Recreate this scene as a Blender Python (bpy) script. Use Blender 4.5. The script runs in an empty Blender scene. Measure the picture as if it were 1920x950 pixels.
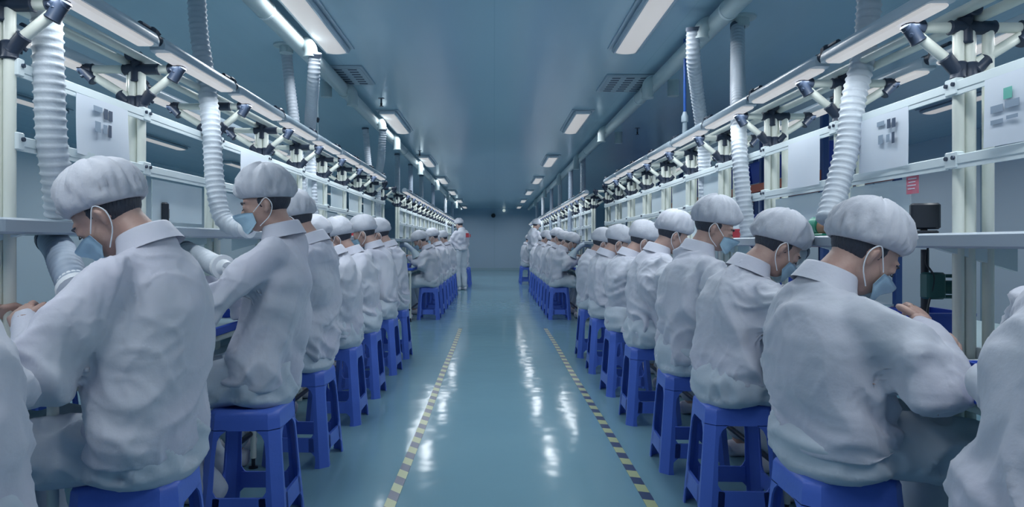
import bpy, math, random
import numpy as np
from mathutils import Vector, Matrix, noise
from mathutils.bvhtree import BVHTree
random.seed(7)
S = bpy.context.scene
COL = S.collection
# ---------------------------------------------------------------- camera, world, exposure
EYE = 1.108
VX, VY, F = 927.0, 456.0, 1280.0          # vanishing point and focal length in pixels of the 1920x950 frame
cam = bpy.data.cameras.new('camera'); cam.lens = 24; cam.sensor_width = 36
cam.shift_x = (960 - VX) / 1920; cam.shift_y = -(475 - VY) / 1920
cam.clip_start = .02; cam.clip_end = 200
co = bpy.data.objects.new('camera', cam); COL.objects.link(co)
co.location = (0, 0, EYE); co.rotation_euler = (math.pi / 2, 0, 0); S.camera = co
W = bpy.data.worlds.new('world'); S.world = W; W.use_nodes = True
W.node_tree.nodes['Background'].inputs[0].default_value = (.35, .5, .65, 1)
W.node_tree.nodes['Background'].inputs[1].default_value = .3
S.view_settings.view_transform = 'Standard'; S.view_settings.look = 'None'
S.view_settings.gamma = 1; S.view_settings.use_curve_mapping = False
S.view_settings.exposure = 0.0
S.cycles.use_denoising = True
S.cycles.max_bounces = 10; S.cycles.diffuse_bounces = 5; S.cycles.glossy_bounces = 4
S.cycles.transparent_max_bounces = 12
S.cycles.sample_clamp_indirect = 4
CEIL_W, STRIP_W = 10.5, 2.0               # watts of a ceiling lamp and of a bench strip lamp
LAMP_COL = (.92, .96, 1.0)

def P(px, py, z):
    return Vector(((px - VX) / F * z, z, EYE + (VY - py) / F * z))

# ---------------------------------------------------------------- materials
def mat(name, col, rough=.5, metal=0, spec=.5, coat=0, var=None, vscale=8, bump=0, bscale=40, emit=None, alpha=1, trans=0, stretch=(1, 1, 1), sheen=0):
    m = bpy.data.materials.new(name); m.use_nodes = True
    nt = m.node_tree; b = nt.nodes['Principled BSDF']
    b.inputs['Base Color'].default_value = (*col, 1)
    b.inputs['Roughness'].default_value = rough
    b.inputs['Metallic'].default_value = metal
    b.inputs['Specular IOR Level'].default_value = spec
    b.inputs['Coat Weight'].default_value = coat
    b.inputs['Alpha'].default_value = alpha
    b.inputs['Transmission Weight'].default_value = trans
    b.inputs['Sheen Weight'].default_value = sheen
    tc = nt.nodes.new('ShaderNodeTexCoord'); mp = nt.nodes.new('ShaderNodeMapping')
    mp.inputs['Scale'].default_value = stretch
    nt.links.new(tc.outputs['Object'], mp.inputs[0])
    if var:
        n = nt.nodes.new('ShaderNodeTexNoise'); n.inputs['Scale'].default_value = vscale; n.inputs['Detail'].default_value = 4
        r = nt.nodes.new('ShaderNodeValToRGB')
        r.color_ramp.elements[0].position = .35; r.color_ramp.elements[1].position = .65
        r.color_ramp.elements[0].color = (*var, 1); r.color_ramp.elements[1].color = (*col, 1)
        nt.links.new(mp.outputs[0], n.inputs['Vector']); nt.links.new(n.outputs[0], r.inputs[0])
        nt.links.new(r.outputs[0], b.inputs['Base Color'])
    if bump:
        n2 = nt.nodes.new('ShaderNodeTexNoise'); n2.inputs['Scale'].default_value = bscale; n2.inputs['Detail'].default_value = 5
        bp = nt.nodes.new('ShaderNodeBump'); bp.inputs['Strength'].default_value = bump; bp.inputs['Distance'].default_value = .01
        nt.links.new(mp.outputs[0], n2.inputs['Vector']); nt.links.new(n2.outputs[0], bp.inputs['Height'])
        nt.links.new(bp.outputs[0], b.inputs['Normal'])
    if emit:
        b.inputs['Emission Color'].default_value = (*emit[0], 1); b.inputs['Emission Strength'].default_value = emit[1]
    return m

M = {}
M['coat'] = mat('coat_cloth', (.56, .60, .67), .6, var=(.56, .57, .68), vscale=2.5, bump=.12, bscale=60, sheen=.2, spec=.3)
M['trouser'] = mat('trouser_cloth', (.52, .59, .67), .65, bump=.12, bscale=40, spec=.3)
M['cap'] = mat('cap_cloth', (.50, .53, .60), .6, bump=.22, bscale=55, sheen=.2, spec=.3)
M['mask'] = mat('mask_cloth', (.40, .60, .74), .7, bump=.2, bscale=60)
M['loop'] = mat('mask_elastic', (.8, .85, .9), .6)
M['skin'] = mat('skin', (.50, .34, .29), .5, var=(.44, .28, .24), vscale=14, bump=.1, bscale=120)
M['hair'] = mat('hair', (.03, .038, .06), .5, bump=.8, bscale=160, stretch=(1, 1, .2))
M['shoe'] = mat('shoe_canvas', (.72, .70, .78), .5)
M['stool'] = mat('blue_plastic', (.082, .165, .62), .36, spec=.45, var=(.09, .18, .66), vscale=5, bump=.06, bscale=90)
M['pipe'] = mat('cream_pipe', (.70, .74, .68), .3, spec=.5)
M['joint'] = mat('black_joint', (.026, .04, .07), .4, spec=.4)
M['alu'] = mat('aluminium_rail', (.68, .77, .80), .35)
M['bolt'] = mat('bolt_steel', (.05, .07, .11), .3, metal=.5)
M['shelf'] = mat('shelf_laminate', (.36, .43, .50), .4)
M['table'] = mat('table_laminate', (.42, .58, .62), .35)
M['tedge'] = mat('table_edge_blue', (.03, .10, .55), .4)
M['panel'] = mat('frosted_acrylic', (.70, .80, .86), .3, alpha=.7)
M['clear'] = mat('clear_acrylic', (.45, .60, .70), .12, alpha=.22)
M['paper'] = mat('paper', (.72, .78, .86), .6, var=(.68, .75, .84), vscale=4)
M['print'] = mat('print_dark', (.06, .09, .15), .5)
M['printgrey'] = mat('print_grey', (.28, .36, .46), .5)
M['printgreen'] = mat('print_green', (.15, .5, .42), .5)
M['red'] = mat('red_plastic', (.62, .06, .08), .4)
M['rednote'] = mat('red_notice', (.62, .13, .20), .6, var=(.55, .2, .26), vscale=40)
M['hose'] = mat('hose_vinyl', (.54, .60, .67), .45, bump=.15, bscale=60)
M['hosegrey'] = mat('hose_grey', (.36, .44, .55), .5)
M['pvc'] = mat('pvc_pipe', (.50, .60, .62), .3, spec=.5)
M['rim'] = mat('hose_clamp', (.10, .13, .18), .4, metal=.5)
M['black'] = mat('black_plastic', (.012, .018, .03), .35)
M['green'] = mat('green_plastic', (.02, .26, .17), .35)
M['dgreen'] = mat('dark_green_metal', (.015, .09, .09), .4)
M['brown'] = mat('brown_tape', (.36, .20, .12), .5)
M['blue'] = mat('blue_bin_plastic', (.025, .08, .50), .35)
M['bluerod'] = mat('blue_hose', (.03, .12, .45), .35)
M['orange'] = mat('orange_beam', (.60, .14, .08), .4)
M['rackblue'] = mat('rack_blue_steel', (.03, .08, .25), .4)
M['white'] = mat('white_plastic', (.8, .84, .88), .4)
M['housing'] = mat('lamp_housing', (.48, .58, .66), .3)
M['lit'] = mat('lamp_diffuser', (.6, .6, .6), .5, emit=((.98, .93, .90), .36))
M['litstrip'] = mat('strip_diffuser', (.6, .6, .6), .5, emit=((1, .94, .90), .40))
M['vent'] = mat('vent_metal', (.40, .50, .57), .4)
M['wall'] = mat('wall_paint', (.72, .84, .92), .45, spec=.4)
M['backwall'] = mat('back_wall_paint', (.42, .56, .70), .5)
M['trim'] = mat('trim_paint', (.34, .50, .60), .4)

def floor_mat():
    m = bpy.data.materials.new('epoxy_floor'); m.use_nodes = True; nt = m.node_tree; b = nt.nodes['Principled BSDF']
    tc = nt.nodes.new('ShaderNodeTexCoord')
    n = nt.nodes.new('ShaderNodeTexNoise'); n.inputs['Scale'].default_value = .5; n.inputs['Detail'].default_value = 3
    r = nt.nodes.new('ShaderNodeValToRGB'); r.color_ramp.elements[0].position = .35; r.color_ramp.elements[1].position = .68
    r.color_ramp.elements[0].color = (.165, .31, .39, 1); r.color_ramp.elements[1].color = (.19, .345, .42, 1)
    nt.links.new(tc.outputs['Object'], n.inputs['Vector']); nt.links.new(n.outputs[0], r.inputs[0]); nt.links.new(r.outputs[0], b.inputs['Base Color'])
    n2 = nt.nodes.new('ShaderNodeTexNoise'); n2.inputs['Scale'].default_value = 3.2; n2.inputs['Detail'].default_value = 2
    bp = nt.nodes.new('ShaderNodeBump'); bp.inputs['Strength'].default_value = .35; bp.inputs['Distance'].default_value = .01
    nt.links.new(tc.outputs['Object'], n2.inputs['Vector']); nt.links.new(n2.outputs[0], bp.inputs['Height']); nt.links.new(bp.outputs[0], b.inputs['Normal'])
    b.inputs['Roughness'].default_value = .11; b.inputs['Specular IOR Level'].default_value = .07
    return m
def ceil_mat():
    m = bpy.data.materials.new('ceiling_panels'); m.use_nodes = True; nt = m.node_tree; b = nt.nodes['Principled BSDF']
    tc = nt.nodes.new('ShaderNodeTexCoord')
    br = nt.nodes.new('ShaderNodeTexBrick'); br.offset = 0
    br.inputs['Color1'].default_value = (.47, .65, .76, 1); br.inputs['Color2'].default_value = (.485, .665, .77, 1)
    br.inputs['Mortar'].default_value = (.43, .61, .72, 1)
    br.inputs['Scale'].default_value = 1; br.inputs['Mortar Size'].default_value = .004
    br.inputs['Brick Width'].default_value = 1.2; br.inputs['Row Height'].default_value = 6
    nt.links.new(tc.outputs['Object'], br.inputs['Vector']); nt.links.new(br.outputs[0], b.inputs['Base Color'])
    mp = nt.nodes.new('ShaderNodeMapping'); mp.inputs['Scale'].default_value = (3, .25, 1)
    n2 = nt.nodes.new('ShaderNodeTexNoise'); n2.inputs['Scale'].default_value = 1.6
    bp = nt.nodes.new('ShaderNodeBump'); bp.inputs['Strength'].default_value = .25; bp.inputs['Distance'].default_value = .02
    nt.links.new(tc.outputs['Object'], mp.inputs[0]); nt.links.new(mp.outputs[0], n2.inputs['Vector'])
    nt.links.new(n2.outputs[0], bp.inputs['Height']); nt.links.new(bp.outputs[0], b.inputs['Normal'])
    b.inputs['Roughness'].default_value = .2; b.inputs['Specular IOR Level'].default_value = .6
    return m
def tape_mat(name, slant):
    m = bpy.data.materials.new(name); m.use_nodes = True; nt = m.node_tree; b = nt.nodes['Principled BSDF']
    tc = nt.nodes.new('ShaderNodeTexCoord'); sx = nt.nodes.new('ShaderNodeSeparateXYZ')
    mu = nt.nodes.new('ShaderNodeMath'); mu.operation = 'MULTIPLY'; mu.inputs[1].default_value = slant
    ad = nt.nodes.new('ShaderNodeMath'); ad.operation = 'ADD'
    dv = nt.nodes.new('ShaderNodeMath'); dv.operation = 'MULTIPLY'; dv.inputs[1].default_value = 1 / .19
    fr = nt.nodes.new('ShaderNodeMath'); fr.operation = 'FRACT'
    gt = nt.nodes.new('ShaderNodeMath'); gt.operation = 'GREATER_THAN'; gt.inputs[1].default_value = .5
    mx = nt.nodes.new('ShaderNodeMix'); mx.data_type = 'RGBA'
    mx.inputs[6].default_value = (.40, .46, .24, 1); mx.inputs[7].default_value = (.03, .055, .13, 1)
    L = nt.links.new
    L(tc.outputs['Object'], sx.inputs[0]); L(sx.outputs[0], mu.inputs[0]); L(mu.outputs[0], ad.inputs[0]); L(sx.outputs[1], ad.inputs[1])
    L(ad.outputs[0], dv.inputs[0]); L(dv.outputs[0], fr.inputs[0]); L(fr.outputs[0], gt.inputs[0]); L(gt.outputs[0], mx.inputs[0]); L(mx.outputs[2], b.inputs['Base Color'])
    b.inputs['Roughness'].default_value = .3
    return m
M['floor'] = floor_mat(); M['ceiling'] = ceil_mat()
M['tape_plain'] = tape_mat('hazard_tape_right', .35); M['tape_slant'] = tape_mat('hazard_tape_left', 1.0)

# ---------------------------------------------------------------- mesh helpers
class MB:
    def __init__(s): s.v = []; s.f = []
    def add(s, vs, fs):
        k = len(s.v); s.v += [tuple(v) for v in vs]; s.f += [tuple(i + k for i in f) for f in fs]; return s
    def box(s, c, d, rot=None, bev=0):
        x, y, z = (q / 2 for q in d); b = min(bev, x * .9, y * .9, z * .9)
        c = Vector(c)
        if b <= 0:
            vs = [Vector((i * x, j * y, k * z)) for i in (-1, 1) for j in (-1, 1) for k in (-1, 1)]
            fs = [(0, 1, 3, 2), (4, 6, 7, 5), (0, 4, 5, 1), (2, 3, 7, 6), (0, 2, 6, 4), (1, 5, 7, 3)]
        else:                                   # chamfered: two octagonal-style rings stacked
            def ring(xx, yy, zz, bb):
                return [Vector(q) for q in ((xx - bb, -yy, zz), (xx, -yy + bb, zz), (xx, yy - bb, zz), (xx - bb, yy, zz), (-xx + bb, yy, zz), (-xx, yy - bb, zz), (-xx, -yy + bb, zz), (-xx + bb, -yy, zz))]
            rr = [ring(x - b, y - b, -z, b * .5), ring(x, y, -z + b, b), ring(x, y, z - b, b), ring(x - b, y - b, z, b * .5)]
            vs = [q for r in rr for q in r]; fs = []
            for i in range(3):
                for j in range(8):
                    a = i * 8 + j; e = i * 8 + (j + 1) % 8; fs.append((a, e, e + 8, a + 8))
            fs.append(tuple(range(7, -1, -1))); fs.append(tuple(range(24, 32)))
        if rot is not None: vs = [rot @ v for v in vs]
        return s.add([v + c for v in vs], fs)
    def loft(s, path, radii, side=None, seg=16, cap=True):
        path = [Vector(p) for p in path]; n = len(path); rings = []
        prev = None
        for i in range(n):
            t = (path[min(i + 1, n - 1)] - path[max(i - 1, 0)])
            if t.length < 1e-9: t = Vector((0, 0, 1))
            t.normalize()
            ref = Vector(side) if side is not None else (prev if prev is not None else (Vector((1, 0, 0)) if abs(t.x) < .8 else Vector((0, 1, 0))))
            a = (ref - t * ref.dot(t)).normalized(); prev = a
            b = t.cross(a)
            r = radii[i] if isinstance(radii, (list, tuple)) else radii
            ra, rb = r if isinstance(r, (list, tuple)) else (r, r)
            rings.append([path[i] + a * (ra * math.cos(2 * math.pi * k / seg)) + b * (rb * math.sin(2 * math.pi * k / seg)) for k in range(seg)])
        vs = [q for r in rings for q in r]; fs = []
        for i in range(n - 1):
            for k in range(seg):
                a = i * seg + k; e = i * seg + (k + 1) % seg; fs.append((a, e, e + seg, a + seg))
        if cap: fs.append(tuple(range(seg - 1, -1, -1))); fs.append(tuple((n - 1) * seg + k for k in range(seg)))
        return s.add(vs, fs)
    def cyl(s, a, b, r, seg=14): return s.loft([a, b], r, seg=seg)
    def ell(s, c, r, rot=None, su=20, sv=12):
        vs = []; c = Vector(c)
        r = (r, r, r) if not isinstance(r, (tuple, list)) else r
        for i in range(1, sv):
            th = math.pi * i / sv
            for k in range(su):
                ph = 2 * math.pi * k / su
                vs.append(Vector((r[0] * math.sin(th) * math.cos(ph), r[1] * math.sin(th) * math.sin(ph), r[2] * math.cos(th))))
        top = len(vs); vs.append(Vector((0, 0, r[2]))); vs.append(Vector((0, 0, -r[2])))
        if rot is not None: vs = [rot @ v for v in vs]
        fs = []
        for i in range(sv - 2):
            for k in range(su):
                a = i * su + k; e = i * su + (k + 1) % su; fs.append((a, a + su, e + su, e))
        for k in range(su):
            fs.append((top, k, (k + 1) % su)); fs.append((top + 1, (sv - 2) * su + (k + 1) % su, (sv - 2) * su + k))
        return s.add([v + c for v in vs], fs)
    def limb(s, pts, rs, seg=16):
        s.loft(pts, rs, seg=seg)
        for p, r in zip(pts, rs): s.ell(p, (r if not isinstance(r, tuple) else min(r)), su=seg, sv=10)
        return s
    def mesh(s, name, smooth=True):
        me = bpy.data.meshes.new(name); me.from_pydata(s.v, [], s.f); me.update()
        if smooth: me.polygons.foreach_set('use_smooth', [True] * len(me.polygons))
        return me
def link(name, me, m, parent=None, loc=None, sharp=True):
    if m is not None and not me.materials: me.materials.append(m)
    o = bpy.data.objects.new(name, me); COL.objects.link(o)
    if parent: o.parent = parent
    if loc is not None: o.location = loc
    if sharp and me.polygons:
        try: me.set_sharp_from_angle(angle=math.radians(38))
        except Exception: pass
    return o
def empty(name, loc=(0, 0, 0), rz=0):
    o = bpy.data.objects.new(name, None); COL.objects.link(o); o.location = loc; o.rotation_euler = (0, 0, rz); o.empty_display_size = .05
    return o
def tag(o, label=None, cat=None, group=None, kind=None):
    if label: o['label'] = label
    if cat: o['category'] = cat
    if group: o['group'] = group
    if kind: o['kind'] = kind
    return o
def copy_tree(o, parent=None):
    c = o.copy(); COL.objects.link(c)
    if parent: c.parent = parent
    for ch in list(o.children): copy_tree(ch, c)
    return c
ORD = ['first', 'second', 'third', 'fourth', 'fifth', 'sixth', 'seventh', 'eighth', 'ninth', 'tenth', 'eleventh', 'twelfth', 'thirteenth', 'fourteenth', 'fifteenth', 'sixteenth', 'seventeenth', 'eighteenth', 'nineteenth', 'twentieth', 'twenty-first', 'twenty-second', 'twenty-third', 'twenty-fourth', 'twenty-fifth']

# ---------------------------------------------------------------- room shell
CZ = EYE + 1.42
XL, XR, Y0, Y1 = -6.0, 6.0, -2.6, 28.0
def shell(name, c, d, m):
    return tag(link(name, MB().box(c, d).mesh(name, False), m), kind='structure')
shell('floor', ((XL + XR) / 2, (Y0 + Y1) / 2, -.05), (XR - XL, Y1 - Y0, .1), M['floor'])
shell('ceiling', ((XL + XR) / 2, (Y0 + Y1) / 2, CZ + .05), (XR - XL, Y1 - Y0, .1), M['ceiling'])
shell('wall_left', (XL - .05, (Y0 + Y1) / 2, CZ / 2), (.1, Y1 - Y0, CZ), M['wall'])
shell('wall_right', (XR + .05, (Y0 + Y1) / 2, CZ / 2), (.1, Y1 - Y0, CZ), M['wall'])
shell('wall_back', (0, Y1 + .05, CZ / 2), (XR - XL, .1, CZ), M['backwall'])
shell('wall_front', (0, Y0 - .05, CZ / 2), (XR - XL, .1, CZ), M['wall'])
shell('baseboard_back', (0, Y1 - .01, .05), (XR - XL, .02, .1), M['trim'])
for k, x in enumerate((-4.5, -3.0, -1.5, 0, 1.5, 3.0, 4.5)):
    shell('trim_%d' % (k + 1), (x, Y1 - .004, CZ / 2 + .05), (.012, .008, CZ - .12), M['trim'])
for k, y in enumerate((1.2, 3.6, 6.0, 8.4, 10.8)):
    shell('trim_%d' % (k + 8), (XR - .006, y, CZ / 2), (.012, .03, CZ - .02), M['trim'])
    shell('trim_%d' % (k + 13), (XL + .006, y, CZ / 2), (.012, .03, CZ - .02), M['trim'])

# ---------------------------------------------------------------- ceiling lamps
def make_ceiling_lamp():
    root = empty('ceiling_lamp')
    h = MB().box((0, 0, -.006), (.24, 1.34, .010)).box((0, 0, -.028), (.19, 1.30, .036), bev=.012)
    link('housing', h.mesh('lamp_housing'), M['housing'], root)
    d = MB(); n = 10
    pr = [(.075 * math.cos(math.pi * k / n), -.042 - .014 * math.sin(math.pi * k / n)) for k in range(n + 1)]
    ys = [-.63, -.62, .62, .63]
    vs = [(x * (1 if 0 < i < 3 else .9), y, z) for i, y in enumerate(ys) for x, z in pr]
    fs = [(i * (n + 1) + k, i * (n + 1) + k + 1, (i + 1) * (n + 1) + k + 1, (i + 1) * (n + 1) + k) for i in range(3) for k in range(n)]
    fs += [tuple(range(n + 1)), tuple(3 * (n + 1) + k for k in range(n, -1, -1))]
    d.add(vs, fs); link('diffuser', d.mesh('lamp_diffuser'), M['lit'], root)
    for q in (-.642, .642): link('end_cap', MB().box((0, q, -.030), (.17, .02, .036), bev=.006).mesh('lamp_end_cap'), M['white'], root)
    l = bpy.data.lights.new('lamp_glow', 'AREA'); l.shape = 'RECTANGLE'; l.size = .15; l.size_y = 1.24; l.energy = CEIL_W; l.color = LAMP_COL; l.spread = math.radians(168)
    lo = bpy.data.objects.new('lamp_glow', l); COL.objects.link(lo); lo.parent = root; lo.location = (0, 0, -.062)
    return root
lamp0 = make_ceiling_lamp(); first = True
def put_lamp(x, y, label, grp):
    global first
    o = lamp0 if first else copy_tree(lamp0); first = False
    o.location = (x, y, CZ); tag(o, label, 'ceiling light', grp)
LY = [4.3, 7.9, 11.6, 15.1, 18.7, 22.4, 26.2]
put_lamp(-1.15, .6, 'long white ceiling lamp over the left row, above and behind the camera', 'ceiling lamps of the left row')
put_lamp(.94, .6, 'long white ceiling lamp over the right row, above and behind the camera', 'ceiling lamps of the right row')
for i, y in enumerate(LY):
    put_lamp(-1.14, y, 'long white ceiling lamp, %s in view along the left side of the aisle' % ORD[i], 'ceiling lamps of the left row')
    put_lamp(.945, y, 'long white ceiling lamp, %s in view along the right side of the aisle' % ORD[i], 'ceiling lamps of the right row')
for i, y in enumerate([-.6, 1.6, 4.0, 6.6, 9.4, 12.4, 15.8, 19.4, 23.4]):  # outer rows: extra lamps added to brighten the ceiling and sides
    for s, w in ((-1, 'left'), (1, 'right')):
        put_lamp(s * 4.6, y, 'ceiling lamp, row extended for fill light, behind the %s workbench frames, %s from the camera' % (w, ORD[i]), 'fill-extended ceiling lamps beyond the %s benches' % w)

# ---------------------------------------------------------------- pipe-frame workbenches
def rod(L, r=.016, seg=14): return MB().cyl((0, 0, 0), (0, 0, L), r, seg)
def along(o, a, b):
    o.rotation_mode = 'QUATERNION'; o.rotation_quaternion = (Vector(b) - Vector(a)).to_track_quat('Z', 'Y')
def sleeve(mb, a, b, r=.0205):
    a, b = Vector(a), Vector(b); d = (b - a).normalized()
    mb.loft([a, a + d * .004, a + d * .010, b - d * .010, b - d * .004, b], [r * .93, r * 1.1, r, r, r * 1.1, r * .93], seg=14)
    m = (a + b) / 2; u = d.orthogonal().normalized()
    mb.cyl(m + u * r * .6, m + u * (r + .008), .006, 8)
class Bench:
    def __init__(s, side, y0, n, label, dA, r1, r2, sh, npost):
        s.s = side; s.y0 = y0; s.M = .72; s.n = n; s.A = EYE + dA; s.r1 = EYE + r1; s.r2 = EYE + r2; s.sh = EYE + sh
        s.px = 1.37 if side < 0 else 1.40; s.fx = s.px - .15; s.bx = s.px + .23
        s.ys = [y0 + s.M * k for k in range(n)]
        s.root = empty('workbench', (side * s.px, y0, 0)); tag(s.root, label, 'workbench', 'pipe-framed workbenches along the aisle')
        s.build(npost)
    def L(s, x, y, z): return Vector((s.s * (x - s.px), y - s.y0, z))
    def part(s, name, me, m, loc): return link(name, me, m, s.root, loc)
    def pipe(s, name, cache, a, b, r=.016):
        key = (cache, round((b - a).length, 3))
        if key not in s.cache: s.cache[key] = rod((b - a).length, r).mesh(name)
        o = s.part(name, s.cache[key], M['pipe'], a); along(o, a, b); return o
    def build(s, npost):
        s.cache = {}; L = s.L; A = s.A; sg = s.s
        ya, yb = s.ys[0] - .12, s.ys[-1] + .12; ln = yb - ya; ym = (ya + yb) / 2
        # table
        t = MB().box(L(1.68, ym, .742), (1.04, ln, .032), bev=.005); s.part('tabletop', t.mesh('tabletop'), M['table'], (0, 0, 0))
        e = MB().box(L(1.152, ym, .742), (.014, ln, .036), bev=.004)
        e.box(L(1.68, ya - .006, .742), (1.04, .012, .036), bev=.004); s.part('table_edge', e.mesh('table_edge'), M['tedge'], (0, 0, 0))
        fr = MB().cyl(L(1.2, ya, .70), L(1.2, yb, .70), .016); s.part('table_beam', fr.mesh('table_beam'), M['pipe'], (0, 0, 0))
        s.part('foot_rail', MB().cyl(L(1.2, ya, .17), L(1.2, yb, .17), .013).mesh('foot_rail'), M['black'], (0, 0, 0))
        lg = MB().cyl((0, 0, .05), (0, 0, .73), .0145); ft = MB().loft([(0, 0, 0), (0, 0, .008), (0, 0, .012), (0, 0, .06)], [.022, .022, .009, .009])
        lm, fm = lg.mesh('leg'), ft.mesh('levelling_foot')
        ks = [0] + list(range(2, s.n, 3))
        for k in ks:
            y = s.ys[k] if k else ya + .03
            for x in (1.19, 2.16):
                o = s.part('leg', lm, M['pipe'], L(x, y, 0)); link('levelling_foot', fm, M['black'], o)
        # shelf
        shy = MB().box(L(1.45, ym, s.sh - .022), (.30, ln, .044), bev=.006); s.part('shelf', shy.mesh('shelf'), M['shelf'], (0, 0, 0))
        bk = MB(); bk.add([(sg * -.12, -.012, 0), (sg * .12, -.012, 0), (sg * .12, -.012, -.07), (sg * -.12, .012, 0), (sg * .12, .012, 0), (sg * .12, .012, -.07)], [(0, 1, 2), (3, 5, 4), (0, 3, 4, 1), (1, 4, 5, 2), (2, 5, 3, 0)])
        bkm = bk.mesh('shelf_bracket', False)
        # beams along the bench
        for x, z in ((s.px, A + .045), (s.px + .06, A + .03)):
            s.pipe('beam', 'beam%g' % x, L(x, ya, z), L(x, yb, z))
        jt = MB(); sleeve(jt, (-.05 , 0, 0), (.09, 0, 0)); sleeve(jt, (0, 0, -.05), (0, 0, .03)); sleeve(jt, (0, -.05, .045), (0, .05, .045), .021); jt.box((0, 0, .02), (.03, .03, .05), bev=.006)
        jtm = jt.mesh('top_joint')
        jf = MB(); sleeve(jf, (-sg * .012, 0, .004), (sg * .045, 0, 0)); sleeve(jf, (-sg * .004, 0, .012), (sg * .032, 0, -.045), .022); jf.box((sg * .0, 0, .012), (.032, .036, .034), bev=.007)
        jfm = jf.mesh('arm_joint')
        jb = MB(); sleeve(jb, (sg * .012, 0, .004), (-sg * .045, 0, 0)); sleeve(jb, (sg * .004, 0, .012), (-sg * .05, 0, -.045), .022)
        jbm = jb.mesh('arm_joint')
        jl = MB(); sleeve(jl, (0, 0, -.026), (0, 0, .026), .0215); sleeve(jl, (0, 0, -.004), (-sg * .042, 0, .042), .0205)
        sleeve(jl, (sg * .035, 0, -.024), (sg * .035, 0, .024), .0215); sleeve(jl, (sg * .045, 0, 0), (sg * .085, 0, .035), .0205)
        jlm = jl.mesh('brace_joint')
        Lz = A - .13
        for k, y in enumerate(s.ys):
            offs = [(0, 0), (.033, 0), (.06, .035), (.09, 0)][:npost]
            for dx, dy in offs:
                s.pipe('post', 'post', L(s.px + dx, y + dy, 0), L(s.px + dx, y + dy, A - .005))
            s.pipe('arm', 'arm', L(s.fx, y, A), L(s.bx, y, A))
            s.pipe('brace', 'bf', L(s.px - .018, y, Lz + .02), L(s.fx + .012, y, A - .012))
            s.pipe('brace', 'bb', L(s.px + .05, y, Lz + .02), L(s.bx - .02, y, A - .012))
            s.part('top_joint', jtm, M['joint'], L(s.px + .02, y, A))
            s.part('arm_joint', jfm, M['joint'], L(s.fx, y, A))
            s.part('arm_joint', jbm, M['joint'], L(s.bx, y, A))
            s.part('brace_joint', jlm, M['joint'], L(s.px, y, Lz))
            s.part('shelf_bracket', bkm, M['alu'], L(1.45, y, s.sh - .045))
        # rails between the posts
        rl = MB().box((0, s.M / 2, 0), (.022, s.M - .03, .030), bev=.003).box((sg * -.006, s.M / 2, -.021), (.006, s.M - .03, .012)).box((0, .012, .0), (.026, .03, .05), bev=.003).box((0, s.M - .012, .0), (.026, .03, .05), bev=.003)
        rlm = rl.mesh('rail', False)
        bom = MB().cyl((-sg * .012, 0, .006), (-sg * .019, 0, .006), .0065, 8).mesh('bolt', False)
        for k, y in enumerate(s.ys[:-1]):
            for z in (s.r1, s.r2):
                o = s.part('rail', rlm, M['alu'], L(s.px - .012, y, z)); [link('bolt', bom, M['bolt'], o, (0, yy, 0)) for yy in (.016, s.M - .016)]
MOD = .72
BL = Bench(-1, 1.93, 10, 'near left workbench with cream pipe frame and black joints', .675, .50, .29, .07, 3)
BR = Bench(1, 2.06 - .72, 11, 'near right workbench with cream pipe frame and black joints', .65, .47, .25, .03, 4)
BL2 = Bench(-1, 9.75, 20, 'far left workbench frame starting beyond the gap', .675, .50, .29, .07, 2)
BR2 = Bench(1, 9.75, 21, 'far right workbench frame starting beyond the gap', .65, .47, .25, .03, 2)

# strip lamps carried by the frames
def make_strip():
    root = empty('strip_lamp'); hl = .31
    n = 8; h = MB()
    pr = [(-.036, 0), (-.040, .018), (-.030, .038), (-.012, .048), (.012, .048), (.030, .038), (.040, .018), (.036, 0)]
    vs = [(x * sc, y, z) for y, sc in ((-hl - .03, .72), (-hl, 1), (hl, 1), (hl + .03, .72)) for x, z in pr]
    fs = [(i * n + k, (i + 1) * n + k, (i + 1) * n + (k + 1) % n, i * n + (k + 1) % n) for i in range(3) for k in range(n)] + [tuple(range(n)), tuple(3 * n + k for k in range(n - 1, -1, -1))]
    h.add(vs, fs); link('housing', h.mesh('strip_housing'), M['housing'], root)
    d = MB().box((0, 0, -.004), (.060, hl * 2 - .02, .016), bev=.006); link('diffuser', d.mesh('strip_diffuser'), M['litstrip'], root)
    j = MB(); sleeve(j, (0, hl + .0, .036), (0, hl + .095, .030), .021); j.box((0, hl + .03, .042), (.044, .045, .050), bev=.010)
    j.cyl((0, hl - .05, .056), (0, hl + .04, .056), .011, 8)
    link('clamp', j.mesh('strip_clamp'), M['joint'], root)
    l = bpy.data.lights.new('strip_glow', 'AREA'); l.shape = 'RECTANGLE'; l.size = .055; l.size_y = hl * 2; l.energy = STRIP_W; l.color = (.9, .96, 1)
    lo = bpy.data.objects.new('strip_glow', l); COL.objects.link(lo); lo.parent = root; lo.location = (0, 0, -.016)
    return root
strip0 = make_strip(); sfirst = True
def strips(B, x, dz, n0, n1, where, grp, off=-.21):
    global sfirst
    for i, k in enumerate(range(n0, n1)):
        o = strip0 if sfirst else copy_tree(strip0); sfirst = False
        o.location = (B.s * x, B.y0 + MOD * k + .36 + off, B.A + dz)
        tag(o, 'strip lamp, %s from the camera on %s' % (ORD[i], where), 'strip light', grp)
strips(BL, BL.fx - .005, .022, -1, 8, 'near left bench front edge', 'front strip lamps of the near left bench')
strips(BR, BR.fx - .005, .022, -1, 9, 'near right bench front edge', 'front strip lamps of the near right bench')
strips(BL, BL.bx + .02, .015, -1, 7, 'near left bench rear edge', 'rear strip lamps of the near left bench')
strips(BR, BR.bx + .02, .015, 0, 8, 'near right bench rear edge', 'rear strip lamps of the near right bench')
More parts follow.
